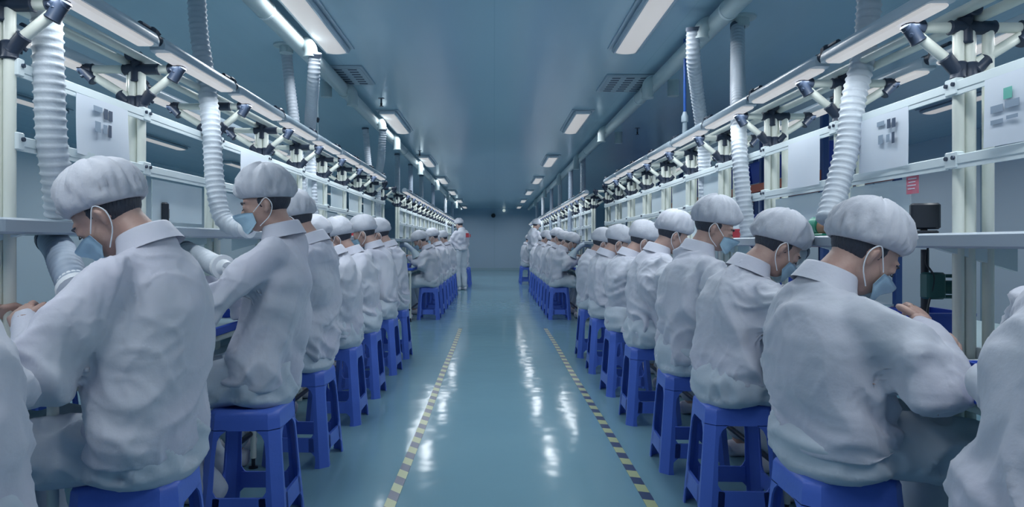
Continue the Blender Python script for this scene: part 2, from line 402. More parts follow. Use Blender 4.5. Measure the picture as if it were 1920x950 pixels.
strips(BL2, BL2.fx - .005, .022, -1, 18, 'far left bench frame', 'strip lamps of the far left bench', .15)
strips(BR2, BR2.fx - .005, .022, -1, 20, 'far right bench frame', 'strip lamps of the far right bench', .15)

# ---------------------------------------------------------------- panels and notices on the frames
def sheet(name, B, y0, y1, z0, z1, m, label, cat, grp=None, curl=.004, x=None, th=.0012):
    x = (B.px - .03) if x is None else x
    mb = MB(); n = 12; vs = []
    for q in range(2):
        for i in range(n + 1):
            for j in range(7):
                u = i / n; v = j / 6
                dx = curl * math.sin(u * 5.2 + v * 1.3) * (1 - v * .6)
                vs.append((B.s * (dx + q * th), (u - .5) * (y1 - y0), v * (z1 - z0)))
    N = (n + 1) * 7; fs = []
    for i in range(n):
        for j in range(6):
            a = i * 7 + j; fs.append((a, a + 1, a + 8, a + 7)); fs.append((N + a, N + a + 7, N + a + 8, N + a + 1))
    rim = [i * 7 for i in range(n)] + [n * 7 + j for j in range(6)] + [i * 7 + 6 for i in range(n, 0, -1)] + [j for j in range(6, 0, -1)]
    for q in range(len(rim)):
        a, b = rim[q], rim[(q + 1) % len(rim)]; fs.append((a, b, b + N, a + N))
    mb.add(vs, fs)
    root = empty(name, (B.s * x, (y0 + y1) / 2, z0)); tag(root, label, cat, grp)
    link('sheet' if 'sheet' in name or 'notice' in name else 'pane', mb.mesh(name), m, root)
    return root
def prints(root, B, rects):
    for (u, v, w, h, mm) in rects:
        link('printed_picture', MB().box((-B.s * .0062, u, v), (.0008, w, h)).mesh('picture', False), M[mm], root)
def yof(px, x): return abs(x) * F / abs(px - VX)      # depth of a point seen at pixel column px on the plane X = x
six = [(-.05, .19, .05, .018, 'printgrey'), (.0, .18, .022, .035, 'print'), (.03, .178, .022, .035, 'print'), (-.05, .12, .032, .035, 'printgrey'), (-.005, .118, .022, .03, 'printgrey'), (.026, .115, .018, .042, 'print')]
a, b = yof(145, 1.34), yof(240, 1.34)
r = sheet('notice_sheet', BL, a, b, BL.r2 - .0, BL.r1 - .015, M['paper'], 'white instruction sheet with small dark pictures hanging on the near left frame', 'notice', 'instruction sheets on the frames', .008)
prints(r, BL, [(u * .95, v * .85, w, h, m) for u, v, w, h, m in six])
a, b = yof(1702, 1.37), yof(1612, 1.37)
r = sheet('notice_sheet', BR, a, b, BR.r2 + .01, BR.r1 - .015, M['paper'], 'white instruction sheet with six small dark pictures beside the right post above the second worker', 'notice', 'instruction sheets on the frames', .004)
prints(r, BR, [(-u - .05, v * .8 + .01, w * .9, h * .9, m) for u, v, w, h, m in six])
a, b = yof(1990, 1.37), yof(1846, 1.37)
r = sheet('notice_sheet', BR, a, b, BR.r2 + .015, BR.r1 - .015, M['paper'], 'white instruction sheet with green and grey pictures at the right edge of the frame', 'notice', 'instruction sheets on the frames', .004)
prints(r, BR, [(.075, .10, .045, .02, 'printgrey'), (.02, .105, .05, .02, 'printgrey'), (.035, .135, .03, .03, 'printgreen'), (.075, .065, .045, .012, 'printgrey'), (.02, .07, .04, .01, 'printgrey'), (-.04, .11, .03, .05, 'printgrey')])
for px0, px1 in ((1478, 1536),):
    sheet('blank_sheet', BR, yof(px1, 1.37), yof(px0, 1.37), BR.r2 - .0, BR.r1 - .012, M['paper'], 'blank white sheet on the right frame just left of the large hose', 'sheet')
sheet('blank_sheet', BL, yof(452, 1.34), yof(508, 1.34), BL.r2 - .06, BL.r1 - .012, M['paper'], 'blank white sheet on the left frame above the second worker', 'sheet')
def panel(B, k, z0, z1, mk, label, grp, f0=.04, f1=.96):
    y = B.y0 + MOD * k
    return sheet('acrylic_panel', B, y + MOD * f0, y + MOD * f1, z0, z1, M[mk], label, 'panel', grp, 0.0, B.px + .012, .004)
for k in range(1, 9):
    panel(BL, k, BL.sh + .02, BL.r2 - .03, 'panel', 'frosted panel between the posts of the near left frame, %s bay from the camera' % ORD[k], 'frosted panels on the near left frame', .15, .8)
for k in range(1, 10):
    panel(BR, k, BR.sh + .02, BR.r2 - .03, 'panel', 'frosted panel between the posts of the near right frame, %s bay from the camera' % ORD[k], 'frosted panels on the near right frame', .36 if k != 2 else .1, .9)
for k in (3, 4, 5, 6, 7, 8):
    panel(BL, k, BL.r2 + .02, BL.r1 - .02, 'panel', 'upper white panel on the near left frame, %s bay from the camera' % ORD[k], 'upper panels on the near left frame', .35, .95)
for k in (4, 5, 6, 7, 8, 9):
    panel(BR, k, BR.r2 + .02, BR.r1 - .02, 'panel', 'upper white panel on the near right frame, %s bay from the camera' % ORD[k], 'upper panels on the near right frame', .1, .65)
for k in range(0, 16):
    panel(BL2, k, BL2.sh + .02, BL2.r1 - .02, 'panel', 'pale panel in the %s bay of the far left frame' % ORD[k], 'pale panels on the far left frame', .3, .8)
    panel(BR2, k, BR2.sh + .02, BR2.r1 - .02, 'panel', 'pale panel in the %s bay of the far right frame' % ORD[k], 'pale panels on the far right frame', .3, .8)
nb = MB().box((0, 0, 0), (.001, .066, .064)); o = link('red_notice', nb.mesh('red_notice', False), None); o.data.materials.append(M['rednote'])
y = yof(1711, 1.385); o.location = (1.385, y, EYE + (VY - 345) / F * y)
tag(o, 'small red printed notice fixed low between the right posts', 'notice')
nl = MB()
for q in range(4): nl.box((-.0009, .002 * q, .018 - .011 * q), (.0006, .045 - .008 * (q % 2), .003))
link('printed_text', nl.mesh('text', False), M['paper'], o)

# ---------------------------------------------------------------- ventilation
def catmull(pts, n=8):
    pts = [Vector(p) for p in pts]; out = []
    q = [pts[0] * 2 - pts[1]] + pts + [pts[-1] * 2 - pts[-2]]
    for i in range(1, len(q) - 2):
        a, b, c, d = q[i - 1:i + 3]
        for k in range(n):
            t = k / n; out.append(.5 * ((2 * b) + (c - a) * t + (2 * a - 5 * b + 4 * c - d) * t * t + (3 * b - a - 3 * c + d) * t ** 3))
    out.append(pts[-1]); return out
def resample(pts, step):
    out = [pts[0]]; acc = 0
    for a, b in zip(pts, pts[1:]):
        d = (b - a).length; 
        while acc + d >= step and d > 1e-6:
            t = (step - acc) / d; a = a.lerp(b, t); out.append(a.copy()); d = (b - a).length; acc = 0
        acc += d
    return out
def hose(pts, r, label, grp, m='hose', nozzle=False, pitch=.026, collar=True):
    p = resample(catmull(pts, 10), pitch / 5)
    rad = [r * (.90, .89, .90, 1.0, .92)[i % 5] for i in range(len(p))]
    root = empty('ventilation_hose', p[-1]); tag(root, label, 'ventilation hose', grp)
    mb = MB().loft([q - p[-1] for q in p], rad, seg=20); link('corrugated_tube', mb.mesh('hose_tube'), M[m], root, sharp=False)
    if collar:
        d = (p[3] - p[0]).normalized(); c = MB().loft([p[0] - p[-1] - d * .004, p[0] - p[-1] + d * .02], r * 1.03, seg=20); link('clamp', c.mesh('hose_clamp'), M['rim'], root)
    if nozzle:
        d = (p[-1] - p[-6]).normalized(); z = Vector()
        c = MB().loft([z - d * .03, z, z, z + d * .02, z + d * .022, z + d * .06, z + d * .06], [r * .9, r * .9, r * 1.12, r * 1.12, r * .75, r * .55, r * .3], seg=20); link('nozzle', c.mesh('nozzle'), M['white'], root)
    return root
GL, GR = 'ventilation hoses above the left benches', 'ventilation hoses above the right benches'
hose([P(85, -70, 2.0), P(88, 40, 2.02), P(92, 150, 2.02), P(97, 260, 2.03), P(107, 340, 2.06), P(113, 405, 2.1)], .044, 'thick white corrugated hose hanging nearest at the left edge', GL, collar=False)
hose([P(368, -20, 3.2), P(373, 60, 3.2), P(385, 140, 3.2), P(396, 240, 3.15), P(402, 330, 3.12), P(414, 400, 3.1), P(436, 424, 3.08), P(462, 426, 3.06)], .044, 'corrugated hose curving onto the shelf behind the first left worker', GL, nozzle=True)
hose([P(590, 100, 4.55), P(587, 160, 4.65), P(581, 250, 5.15), P(583, 330, 5.2), P(588, 430, 5.2)], .044, 'corrugated hose dropping from the first left pipe elbow', GL)
hose([P(537, 96, 5.02), P(543, 160, 5.0), P(553, 240, 4.95), P(562, 330, 4.9), P(566, 430, 4.9)], .042, 'grey corrugated hose from the left ceiling beside the first elbow', GL)
hose([P(685, 240, 8.4), P(690, 300, 8.4), P(697, 360, 8.4), P(700, 440, 8.4)], .042, 'slim grey hose from the left ceiling above the sixth worker', GL, 'hose')
hose([P(718, 240, 7.45), P(714, 300, 7.6), P(709, 340, 8.2), P(706, 440, 8.2)], .044, 'corrugated hose under the second left pipe elbow', GL)
hose([P(1632, -60, 2.6), P(1628, 30, 2.6), P(1618, 110, 2.62), P(1600, 190, 2.6), P(1590, 270, 2.58), P(1570, 350, 2.55), P(1552, 415, 2.5)], .046, 'thick white corrugated hose over the shelf behind the second right worker', GR)
hose([P(1383, 48, 4.3), P(1383, 120, 4.15), P(1384, 200, 3.85), P(1387, 290, 3.7), P(1394, 370, 3.66), P(1404, 446, 3.64)], .044, 'straight corrugated hose from the right ceiling disc', GR)
hose([P(1300, 52, 4.15), P(1300, 110, 4.2), P(1308, 180, 4.4), P(1319, 270, 4.6), P(1322, 370, 4.65), P(1324, 430, 4.65)], .044, 'corrugated hose dropping from the first right pipe elbow', GR)
for i, (px, z, s) in enumerate([(745, 10.8, -1), (770, 12.2, -1), (790, 14.2, -1), (812, 16.2, -1), (835, 19.0, -1), (848, 21.5, -1), (1093, 10.9, 1), (1070, 12.2, 1), (1050, 14.2, 1), (1034, 16.3, 1), (1018, 19.0, 1), (1007, 21.5, 1)]):
    x = (px - VX) / F * z
    hose([(x, z, EYE + 1.41), (x * 1.0, z, EYE + .9), (x * .99, z, EYE + .45), (x * .99, z, EYE + .12)], .045, 'far ventilation hose, %s beyond the gap over the %s benches' % (ORD[i % 6], 'left' if s < 0 else 'right'), GL if s < 0 else GR, 'hosegrey' if i % 2 else 'hose')
def elbow_part(root, s, X, y, z, stub=.0):
    # side outlet towards the aisle, bending down
    R = .055; pts = [Vector((0, 0, 0))]
    c = Vector((-s * .05, 0, 0))
    for k in range(9):
        a = math.pi / 2 * k / 8; pts.append(Vector((-s * (.03 + R * math.sin(a)), 0, -R * (1 - math.cos(a)))))
    pts.append(pts[-1] + Vector((0, 0, -.03 - stub)))
    off = Vector((s * X, y, z)) - root.location
    o = link('elbow', MB().loft(pts, .044, seg=18).mesh('elbow'), M['pvc'], root, off)
    e = pts[-1]; link('collar', MB().loft([e, e + Vector((0, 0, -.012))], .050, seg=18).mesh('collar'), M['pvc'], o)
def main_pipe(s, X, h, elbows, ya, yb, label):
    root = empty('ventilation_pipe', (s * X, ya, EYE + h)); tag(root, label, 'pipe', 'main ventilation pipes')
    link('pipe', MB().cyl((0, 0, 0), (0, yb - ya, 0), .055, 24).mesh('pipe'), M['pvc'], root)
    cpm = MB().loft([(0, -.05, 0), (0, .05, 0)], .060, seg=24).mesh('coupling')
    for y in np.arange(ya + 1.1, yb, 3.9): link('coupling', cpm, M['pvc'], root, (0, y - ya, 0))
    hgm = MB().cyl((0, 0, .05), (0, 0, CZ - EYE - h), .005, 8).loft([(0, -.012, 0), (0, .012, 0)], .0585, seg=24).mesh('hanger')
    for y in np.arange(ya + .5, yb, 2.4): link('hanger', hgm, M['alu'], root, (0, y - ya, 0))
    for y, st in elbows: elbow_part(root, s, X, y, EYE + h, st)
main_pipe(-1, 1.31, 1.335, [(4.55, 0), (5.9, .05), (7.45, 0), (8.6, .06), (11.3, .1), (14.6, .1), (18, .1), (22, .1)], 1.0, 26.5, 'long white ventilation pipe under the ceiling above the left row')
main_pipe(1, 1.34, 1.335, [(4.15, 0), (5.6, .05), (8.0, .05), (10.5, .1), (13.3, .1), (17, .1), (21, .1)], 1.0, 26.5, 'long white ventilation pipe under the ceiling above the right row')
def ceil_disc(px, py, label, r=.09, L=.06):
    z = F * 1.42 / (VY - py); c = P(px, py, z)
    o = link('ceiling_outlet', MB().loft([(0, 0, 0), (0, 0, -.012), (0, 0, -.013), (0, 0, -L)], [r, r, .048, .048], seg=24).mesh('ceiling_outlet'), M['pvc']); o.location = (c.x, c.y, CZ)
    tag(o, label, 'pipe outlet', 'round outlets in the ceiling')
ceil_disc(1390, 32, 'round ceiling outlet where the straight right hose enters')
ceil_disc(537, 84, 'round ceiling outlet above the grey left hose')
ceil_disc(612, 152, 'short pipe stub in the ceiling beside the left pipe', .05, .14)
ceil_disc(1262, 150, 'short pipe stub in the ceiling beside the right pipe', .05, .14)
ceil_disc(1160, 248, 'small far pipe stub in the ceiling right of the right pipe', .05, .14)
def vent(px, py, label):
    z = F * 1.42 / (VY - py); c = P(px, py, z); root = empty('ceiling_vent', (c.x, c.y, CZ)); tag(root, label, 'ceiling vent', 'ceiling vents')
    link('frame', MB().box((0, 0, -.008), (.42, .62, .016), bev=.004).mesh('vent_frame', False), M['vent'], root)
    g = link('grille', MB().box((0, 0, -.017), (.38, .56, .004)).mesh('grille', False), M['vent'], root); sl = MB().box((0, 0, 0), (.07, .03, .003)).mesh('slot', False)
    for i in range(3):
        for j in range(7): link('slot', sl, M['print'], g, (-.12 + i * .12, -.24 + j * .08, -.0195))
vent(1172, 155, 'grey slotted ceiling vent left of the right pipe'); vent(645, 140, 'grey slotted ceiling vent right of the left pipe')
def sprinkler(px, py, label):
    z = F * 1.40 / (VY - py); c = P(px, py, z); root = empty('sprinkler_head', (c.x, c.y, CZ)); tag(root, label, 'sprinkler', 'sprinkler heads')
    link('pipe_drop', MB().loft([(0, 0, 0), (0, 0, -.004), (0, 0, -.005), (0, 0, -.05)], [.03, .03, .009, .009]).mesh('drop'), M['rim'], root)
    link('head', MB().loft([(0, 0, -.05), (0, 0, -.075), (0, 0, -.076), (0, 0, -.08)], [.012, .008, .02, .02]).mesh('head'), M['black'], root)
sprinkler(715, 188, 'small dark sprinkler head between the left lamps, nearer one'); sprinkler(787, 285, 'small dark sprinkler head between the left lamps, farther one')
sprinkler(1195, 243, 'small dark sprinkler head under the right pipe side')
# blue hose with valve
c = P(1284, 130, 4.75); root = empty('air_hose', (c.x, c.y, CZ)); tag(root, 'thin blue air hose with metal valve hanging by the right pipe', 'air hose')
zb = P(1283, 215, 4.75).z - CZ; zv = P(1283, 250, 4.75).z - CZ
link('blue_tube', MB().cyl((0, 0, 0), (0, 0, zb), .010).mesh('tube'), M['bluerod'], root)
link('valve', MB().loft([(0, 0, zb + .02), (0, 0, zb), (0, 0, zb - .01), (0, 0, zb - .05), (0, 0, zb - .055), (0, 0, zv), (0, 0, zv - .03)], [.012, .018, .024, .024, .015, .018, .012]).mesh('valve'), M['vent'], root)
c = P(596, 225, 5.2); root = empty('hanging_switch', c); tag(root, 'thin cord with a small black tip beside the left hoses', 'cord')
link('cord', MB().cyl((0, 0, -.12), (0, 0, CZ - c.z), .002, 6).mesh('cord'), M['alu'], root); link('tip', MB().loft([(0, 0, -.02), (0, 0, -.01), (0, 0, .01), (0, 0, .02)], [.004, .01, .014, .005]).mesh('tip'), M['black'], root)
# back wall camera and small round light
o = link('security_camera', MB().loft([(0, 0, 0), (0, -.05, 0), (0, -.10, -.01), (0, -.13, -.02)], [.05, .09, .08, .02]).mesh('security_camera'), M['black']); o.location = (P(925, 404, 28).x, Y1, P(925, 404, 28).z); tag(o, 'small black camera dome on the back wall', 'camera')
root = empty('wall_lamp', (P(945, 393, 27.9).x, Y1, P(945, 393, 27.9).z - .03)); tag(root, 'small round lit lamp high on the back wall', 'wall light')
link('bracket', MB().box((0, -.03, 0), (.06, .06, .05), bev=.01).mesh('bracket'), M['housing'], root)
link('globe', MB().ell((0, -.10, 0), .062).mesh('globe'), mat('globe_lit', (.6, .6, .6), .5, emit=((.85, 1, .95), .45)), root)

# ---------------------------------------------------------------- floor tapes
for sx, m, lab in ((-.44, 'tape_slant', 'yellow and black hazard tape line on the floor along the left row'), (.667, 'tape_plain', 'yellow and black hazard tape line on the floor along the right row')):
    mb = MB(); n = 40; ya, yb = .6, 8.9
    vs = []; 
    for q in (0.0005, .0022):
        for i in range(n + 1):
            y = ya + (yb - ya) * i / n; w = .003 * math.sin(y * 1.9)
            vs += [(-.024 + w, y, q), (.024 + w, y, q)]
    N = 2 * (n + 1); fs = []
    for i in range(n):
        a = 2 * i; fs += [(a, a + 2, a + 3, a + 1), (N + a, N + a + 1, N + a + 3, N + a + 2), (a, N + a, N + a + 2, a + 2), (a + 1, a + 3, N + a + 3, N + a + 1)]
    fs += [(0, 1, N + 1, N), (N - 2, 2 * N - 2, 2 * N - 1, N - 1)]
    mb.add(vs, fs); o = link('floor_tape', mb.mesh('floor_tape', False), M[m]); o.location = (sx, 0, 0); tag(o, lab, 'floor tape', 'hazard tape lines on the floor')

# ---------------------------------------------------------------- stools
HS = .47
def make_stool():
    root = empty('plastic_stool')
    top, bot = .134, .170; zt = HS - .012
    def half(z): return bot + (top - bot) * z / zt
    def outline(h, ch): return [(h - ch, -h), (h, -h + ch), (h, h - ch), (h - ch, h), (-h + ch, h), (-h, h - ch), (-h, -h + ch), (-h + ch, -h)]
    sm = MB(); rings = []
    lv = [(half(.395), .395, .036), (half(.43), .43, .036), (half(.452), .452, .034), (.130, .463, .034), (.122, HS, .032), (.100, HS, .026), (.094, HS - .003, .024), (.03, HS - .004, .01),
          (.03, HS - .010, .01), (.094, HS - .009, .024), (half(.44) - .008, .44, .03), (half(.395) - .005, .395, .032)]
    for h, z, ch in lv: rings.append([(x, y, z) for x, y in outline(h, ch)])
    vs = [p for r in rings for p in r]; n = len(rings); fs = []
    for i in range(n - 1):
        for j in range(8):
            a = i * 8 + j; e = i * 8 + (j + 1) % 8; fs.append((a, e, e + 8, a + 8))
    for j in range(8): fs.append(((n - 1) * 8 + j, (n - 1) * 8 + (j + 1) % 8, (j + 1) % 8, j))
    sm.add(vs, fs); link('seat', sm.mesh('stool_seat'), M['stool'], root)
    # legs: chamfered L-section shells whose width swells towards seat and stretcher
    prof = [(0, .062), (.03, .056), (.058, .056), (.075, .072), (.082, .085), (.142, .085), (.150, .070), (.17, .056), (.30, .050), (.355, .052), (.378, .062), (.398, .085)]
    def leg(cx, cy):
        o_, i_ = [], []
        for z, w in prof:
            h = half(z); ch = .036; t = .006
            for lst, hh in ((o_, h), (i_, h - t)):
                d = h - hh; w2 = w
                lst.append([(cx * (h - w2), cy * hh, z), (cx * (hh - ch + d * .6), cy * hh, z), (cx * hh, cy * (hh - ch + d * .6), z), (cx * hh, cy * (h - w2), z)])
        vs = [p for r in o_ for p in r] + [p for r in i_ for p in r]; k = len(o_) * 4; fs = []
        for i in range(len(prof) - 1):
            for j in range(3):
                a = i * 4 + j; fs.append((a, a + 1, a + 5, a + 4)); fs.append((k + a, k + a + 4, k + a + 5, k + a + 1))
            a = i * 4; fs.append((a, a + 4, k + a + 4, k + a)); fs.append((a + 3, k + a + 3, k + a + 7, a + 7))
        for base in (0, (len(prof) - 1) * 4):
            for j in range(3): fs.append((base + j, base + j + 1, k + base + j + 1, k + base + j))
        return MB().add(vs, fs)
    for cx in (-1, 1):
        for cy in (-1, 1): link('leg', leg(cx, cy).mesh('stool_leg'), M['stool'], root)
    for rz in range(4):
        mb = MB(); rot = Matrix.Rotation(rz * math.pi / 2, 3, 'Z'); vs = []
        for z, th in ((.078, .008), (.146, .008)):
            h = half(z); w = h - .06
            vs += [rot @ Vector(q) for q in ((-w, -h, z), (w, -h, z), (w, -h + .012, z), (-w, -h + .012, z))]
        mb.add(vs, [(0, 1, 5, 4), (1, 2, 6, 5), (2, 3, 7, 6), (3, 0, 4, 7), (4, 5, 6, 7), (3, 2, 1, 0)]); link('stretcher', mb.mesh('stretcher'), M['stool'], root)
    return root
stool0 = make_stool(); stfirst = True
def put_stool(x, y, label, grp, rz=0):
    global stfirst
    o = stool0 if stfirst else copy_tree(stool0); stfirst = False
    o.location = (x, y, 0); o.rotation_euler = (0, 0, rz); tag(o, label, 'stool', grp)

# ---------------------------------------------------------------- people
def remesh(mb, voxel, smooth_it):
    me = mb.mesh('tmp'); o = bpy.data.objects.new('tmp', me); COL.objects.link(o)
    r = o.modifiers.new('r', 'REMESH'); r.mode = 'VOXEL'; r.voxel_size = voxel; r.use_smooth_shade = True
    s = o.modifiers.new('s', 'SMOOTH'); s.iterations = smooth_it; s.factor = .5
    dg = bpy.context.evaluated_depsgraph_get(); out = bpy.data.meshes.new_from_object(o.evaluated_get(dg))
    bpy.data.objects.remove(o); bpy.data.meshes.remove(me); out.materials.clear()
    out.polygons.foreach_set('use_smooth', [True] * len(out.polygons))
    return out
def ridge(v): return 1 - abs(v) * 2
def wrinkle(me, fn):
    n = len(me.vertices); co_ = np.empty(n * 3); no = np.empty(n * 3)
    me.vertices.foreach_get('co', co_); me.vertices.foreach_get('normal', no)
    co_ = co_.reshape(-1, 3); no = no.reshape(-1, 3)
    d = np.array([fn(c) for c in co_])
    co_ += no * d[:, None]; me.vertices.foreach_set('co', co_.ravel()); me.update()
def nz(x, y, z): return noise.noise(Vector((x, y, z)))

def make_person(name_loc, rz, head=(0, .15, 1.20), scale=1.0, hp=32, hy=0, roll=0, ls=(.25, .11, .80), lh=(.05, .29, .90), rs=None, rh=None, seed=0, lod=0, side_lean=0, bulk=1.0, feet=.30, standing=False, wk=1.0):
    root = empty('person', name_loc, rz)
    sc = scale; V = Vector
    hd = V(head)
    rs = rs or ls; rh = rh or lh
    seat = .95 if standing else HS
    pel = V((0, .0 if not standing else 0, seat + .10))
    an = math.radians(14 + hp * .95); neck = hd + V((0, -.142 * math.sin(an), -.142 * math.cos(an))); neck.x = head[0] * .6
    span = neck - pel
    def sp(t, back=0): return pel + span * t + V((0, -back, 0))
    shz = neck + V((0, .0, -.088))
    SHL = shz + V((-.160 * bulk, 0, 0)); SHR = shz + V((.160 * bulk, 0, 0))
    EL = V((-ls[0], ls[1], ls[2])); ER = V((rs[0], rs[1], rs[2]))
    HL = V((-lh[0], lh[1], lh[2])); HR = V((rh[0], rh[1], rh[2]))
    if standing:
        hips = [V((-.09, 0, .93)), V((.09, 0, .93))]; knees = [V((-.10, .03, .50)), V((.10, .03, .50))]; ank = [V((-.10, -.02, .09)), V((.10, -.02, .09))]
    else:
        hips = [V((-.09, .02, seat + .095)), V((.09, .02, seat + .095))]; knees = [V((-.15, .43, seat + .055)), V((.13, .44, seat + .055))]
        ank = [V((-.13, feet, .095)), V((.13, feet + .06, .095))]
    # head frame
    R = (Matrix.Rotation(math.radians(hy), 3, 'Z') @ Matrix.Rotation(math.radians(-hp), 3, 'X') @ Matrix.Rotation(math.radians(roll), 3, 'Y'))
    H = lambda x, y, z: hd + R @ V((x, y, z))
    # ---- body
    b = MB()
    b.ell(H(0, -.012, .008), (.074, .092, .092), R)
    b.ell(H(0, .028, -.045), (.062, .062, .070), R)
    b.ell(H(0, .045, -.090), (.040, .040, .030), R)
    b.loft([H(0, .078, -.010), H(0, .096, -.036), H(0, .108, -.052), H(0, .092, -.060)], [.008, .011, .014, .012], seg=10)
    for sx in (-1, 1):
        b.ell(H(sx * .030, .078, -.012), (.018, .012, .012), R)
        b.loft([H(sx * .070, .002, -.02), H(sx * .082, -.008, -.006), H(sx * .086, -.014, -.022), H(sx * .082, -.008, -.042), H(sx * .074, .002, -.055)], [.008, .010, .011, .010, .007], seg=10)
        b.ell(H(sx * .032, .072, .010), (.024, .010, .008), R)
    b.ell(H(0, .086, -.078), (.022, .010, .010), R)
    b.loft([neck + V((0, -.01, -.08)), neck + V((0, -.0, 0)), H(0, -.018, -.07), H(0, -.012, -.02)], [.05, .055, .055, .055])
    b.loft([pel + V((0, 0, -.06)), sp(.1), sp(.4, .02), sp(.7, .045), sp(.9, .03), neck + V((0, -.01, -.03))], [(.15, .10), (.15, .11), (.125, .09), (.13, .085), (.10, .055), (.045, .045)], side=(1, 0, 0))
    for S_, E_, H_ in ((SHL, EL, HL), (SHR, ER, HR)):
        b.limb([neck.lerp(S_, .5) + V((0, 0, -.03)), S_ + V((0, 0, -.01)), S_.lerp(E_, .5), E_, E_.lerp(H_, .5), H_], [.045, .045, .045, .040, .036, .027], 14)
    for h, k, a in zip(hips, knees, ank):
        b.limb([h, h.lerp(k, .5), k, k.lerp(a, .35), a], [.082, .075, .055, .052, .036], 14)
        b.loft([a + V((0, -.03, -.03)), a + V((0, .05, -.045)), a + V((0, .13, -.065))], [(.03, .03), (.035, .03), (.032, .018)], side=(1, 0, 0))
    hands = MB()
    for sx, E_, H_ in ((-1, EL, HL), (1, ER, HR)):
        d = (H_ - E_).normalized(); d = (d + V((-sx * .35, .35, -.1))).normalized()
        u = (V((0, 0, 1)) - d * d.z).normalized(); w = d.cross(u) * (sx)          # w points to the thumb side
        w = w if w.x * sx < 0 else -w
        palm_w = (w * .6 + u * .5).normalized(); palm_n = d.cross(palm_w).normalized()
        if palm_n.z > 0: palm_n = -palm_n
        b.loft([H_ - d * .01, H_ + d * .03, H_ + d * .07, H_ + d * .09], [(.026, .02), (.038, .017), (.040, .015), (.036, .012)], side=palm_w)
        for f in range(4):
            L = (.062, .072, .068, .052)[f]; base = H_ + d * .082 + palm_w * (.030 - .0195 * f)
            d1 = (d + palm_n * .35 + palm_w * (.10 - .07 * f)).normalized(); d2 = (d + palm_n * (1.0 + .1 * f)).normalized(); d3 = (d * .3 + palm_n).normalized()
            p0 = base - d * .02; p1 = base + d1 * L * .45; p2 = p1 + d2 * L * .32; p3 = p2 + d3 * L * .25
            hands.loft([p0, base, p1, p2, p3, p3 + d3 * .004], [.008, .0088, .0085, .0075, .0062, .003], seg=10)
        tb = H_ + d * .025 + palm_w * .028; dt = (d * .6 + palm_w * .75 + palm_n * .3).normalized(); dt2 = (d + palm_n * .3).normalized()
        hands.loft([tb - dt * .02, tb, tb + dt * .035, tb + dt * .035 + dt2 * .028, tb + dt * .035 + dt2 * .033], [.011, .012, .0105, .008, .004], seg=10)
    vx = (.008, .011, .02)[lod]
    # ---- hair, brows, eyes
    hm = MB().ell(H(0, -.020, .004), (.0772, .0885, .080), R, 28, 18)
    o = link('hair', hm.mesh('hair'), M['hair'], root, sharp=False)
    if lod == 0:
        for sx in (-1, 1):
            link('eyebrow', MB().loft([H(sx * .014, .088, .004), H(sx * .032, .086, .009), H(sx * .050, .072, .004)], [.0025, .004, .002], seg=8).mesh('eyebrow'), M['hair'], root)
            link('eyelash', MB().loft([H(sx * .018, .088, -.018), H(sx * .031, .0905, -.021), H(sx * .044, .083, -.018)], [.001, .0022, .001], seg=8).mesh('eyelash'), M['hair'], root)
    # ---- mask
    mk = MB(); vs = []; nu, nv = 14, 8
    for q in (0, .002):
        for i in range(nu + 1):
            u = -1 + 2 * i / nu; th = u * 1.32
            for j in range(nv + 1):
                v = j / nv; zz = -.030 - .088 * v * (1 - .25 * u * u) - .012 * u * u * (1 - 2 * v)
                rad = .066 + q + .004 * math.sin(v * math.pi * 3) * (1 - abs(u))
                nose = .036 * math.exp(-(u / .28) ** 2) * (1 - v * .75)
                yy = .036 + (rad - .012 * v) * math.cos(th) + nose * .9
                vs.append(H((rad + .004) * math.sin(th) * 1.02, yy, zz))
    N = (nu + 1) * (nv + 1); fs = []
    for i in range(nu):
        for j in range(nv):
            a = i * (nv + 1) + j; fs.append((a, a + nv + 1, a + nv + 2, a + 1)); fs.append((N + a, N + a + 1, N + a + nv + 2, N + a + nv + 1))
    rim = [i * (nv + 1) for i in range(nu)] + [nu * (nv + 1) + j for j in range(nv)] + [i * (nv + 1) + nv for i in range(nu, 0, -1)] + [j for j in range(nv, 0, -1)]
    for q in range(len(rim)): a, e = rim[q], rim[(q + 1) % len(rim)]; fs.append((a, e, e + N, a + N))
    mk.add(vs, fs); mo = link('face_mask', mk.mesh('face_mask'), M['mask'], root, sharp=False)
    for sx in (-1, 1):
        lp = MB().loft(catmull([H(sx * .066, .050, -.040), H(sx * .078, .022, -.020), H(sx * .090, -.012, .002), H(sx * .094, -.028, -.030), H(sx * .084, -.008, -.070), H(sx * .064, .040, -.100)], 4), .0017, seg=6)
        link('ear_loop', lp.mesh('ear_loop'), M['loop'], mo)
    # ---- bouffant cap
    cp = MB(); su, prof = 96, [(1.0, -.002), (1.03, -.012), (1.10, -.009), (1.20, .001), (1.275, .016), (1.29, .034), (1.255, .054), (1.17, .075), (1.04, .095), (.86, .112), (.62, .126), (.36, .134), (.14, .137)]
    tilt = Matrix.Rotation(math.radians(hp * .42), 3, 'X')
    C_ = lambda x, y, z: H(*(tilt @ V((x, y, z))))
    if lod: su = 36
    vs = []
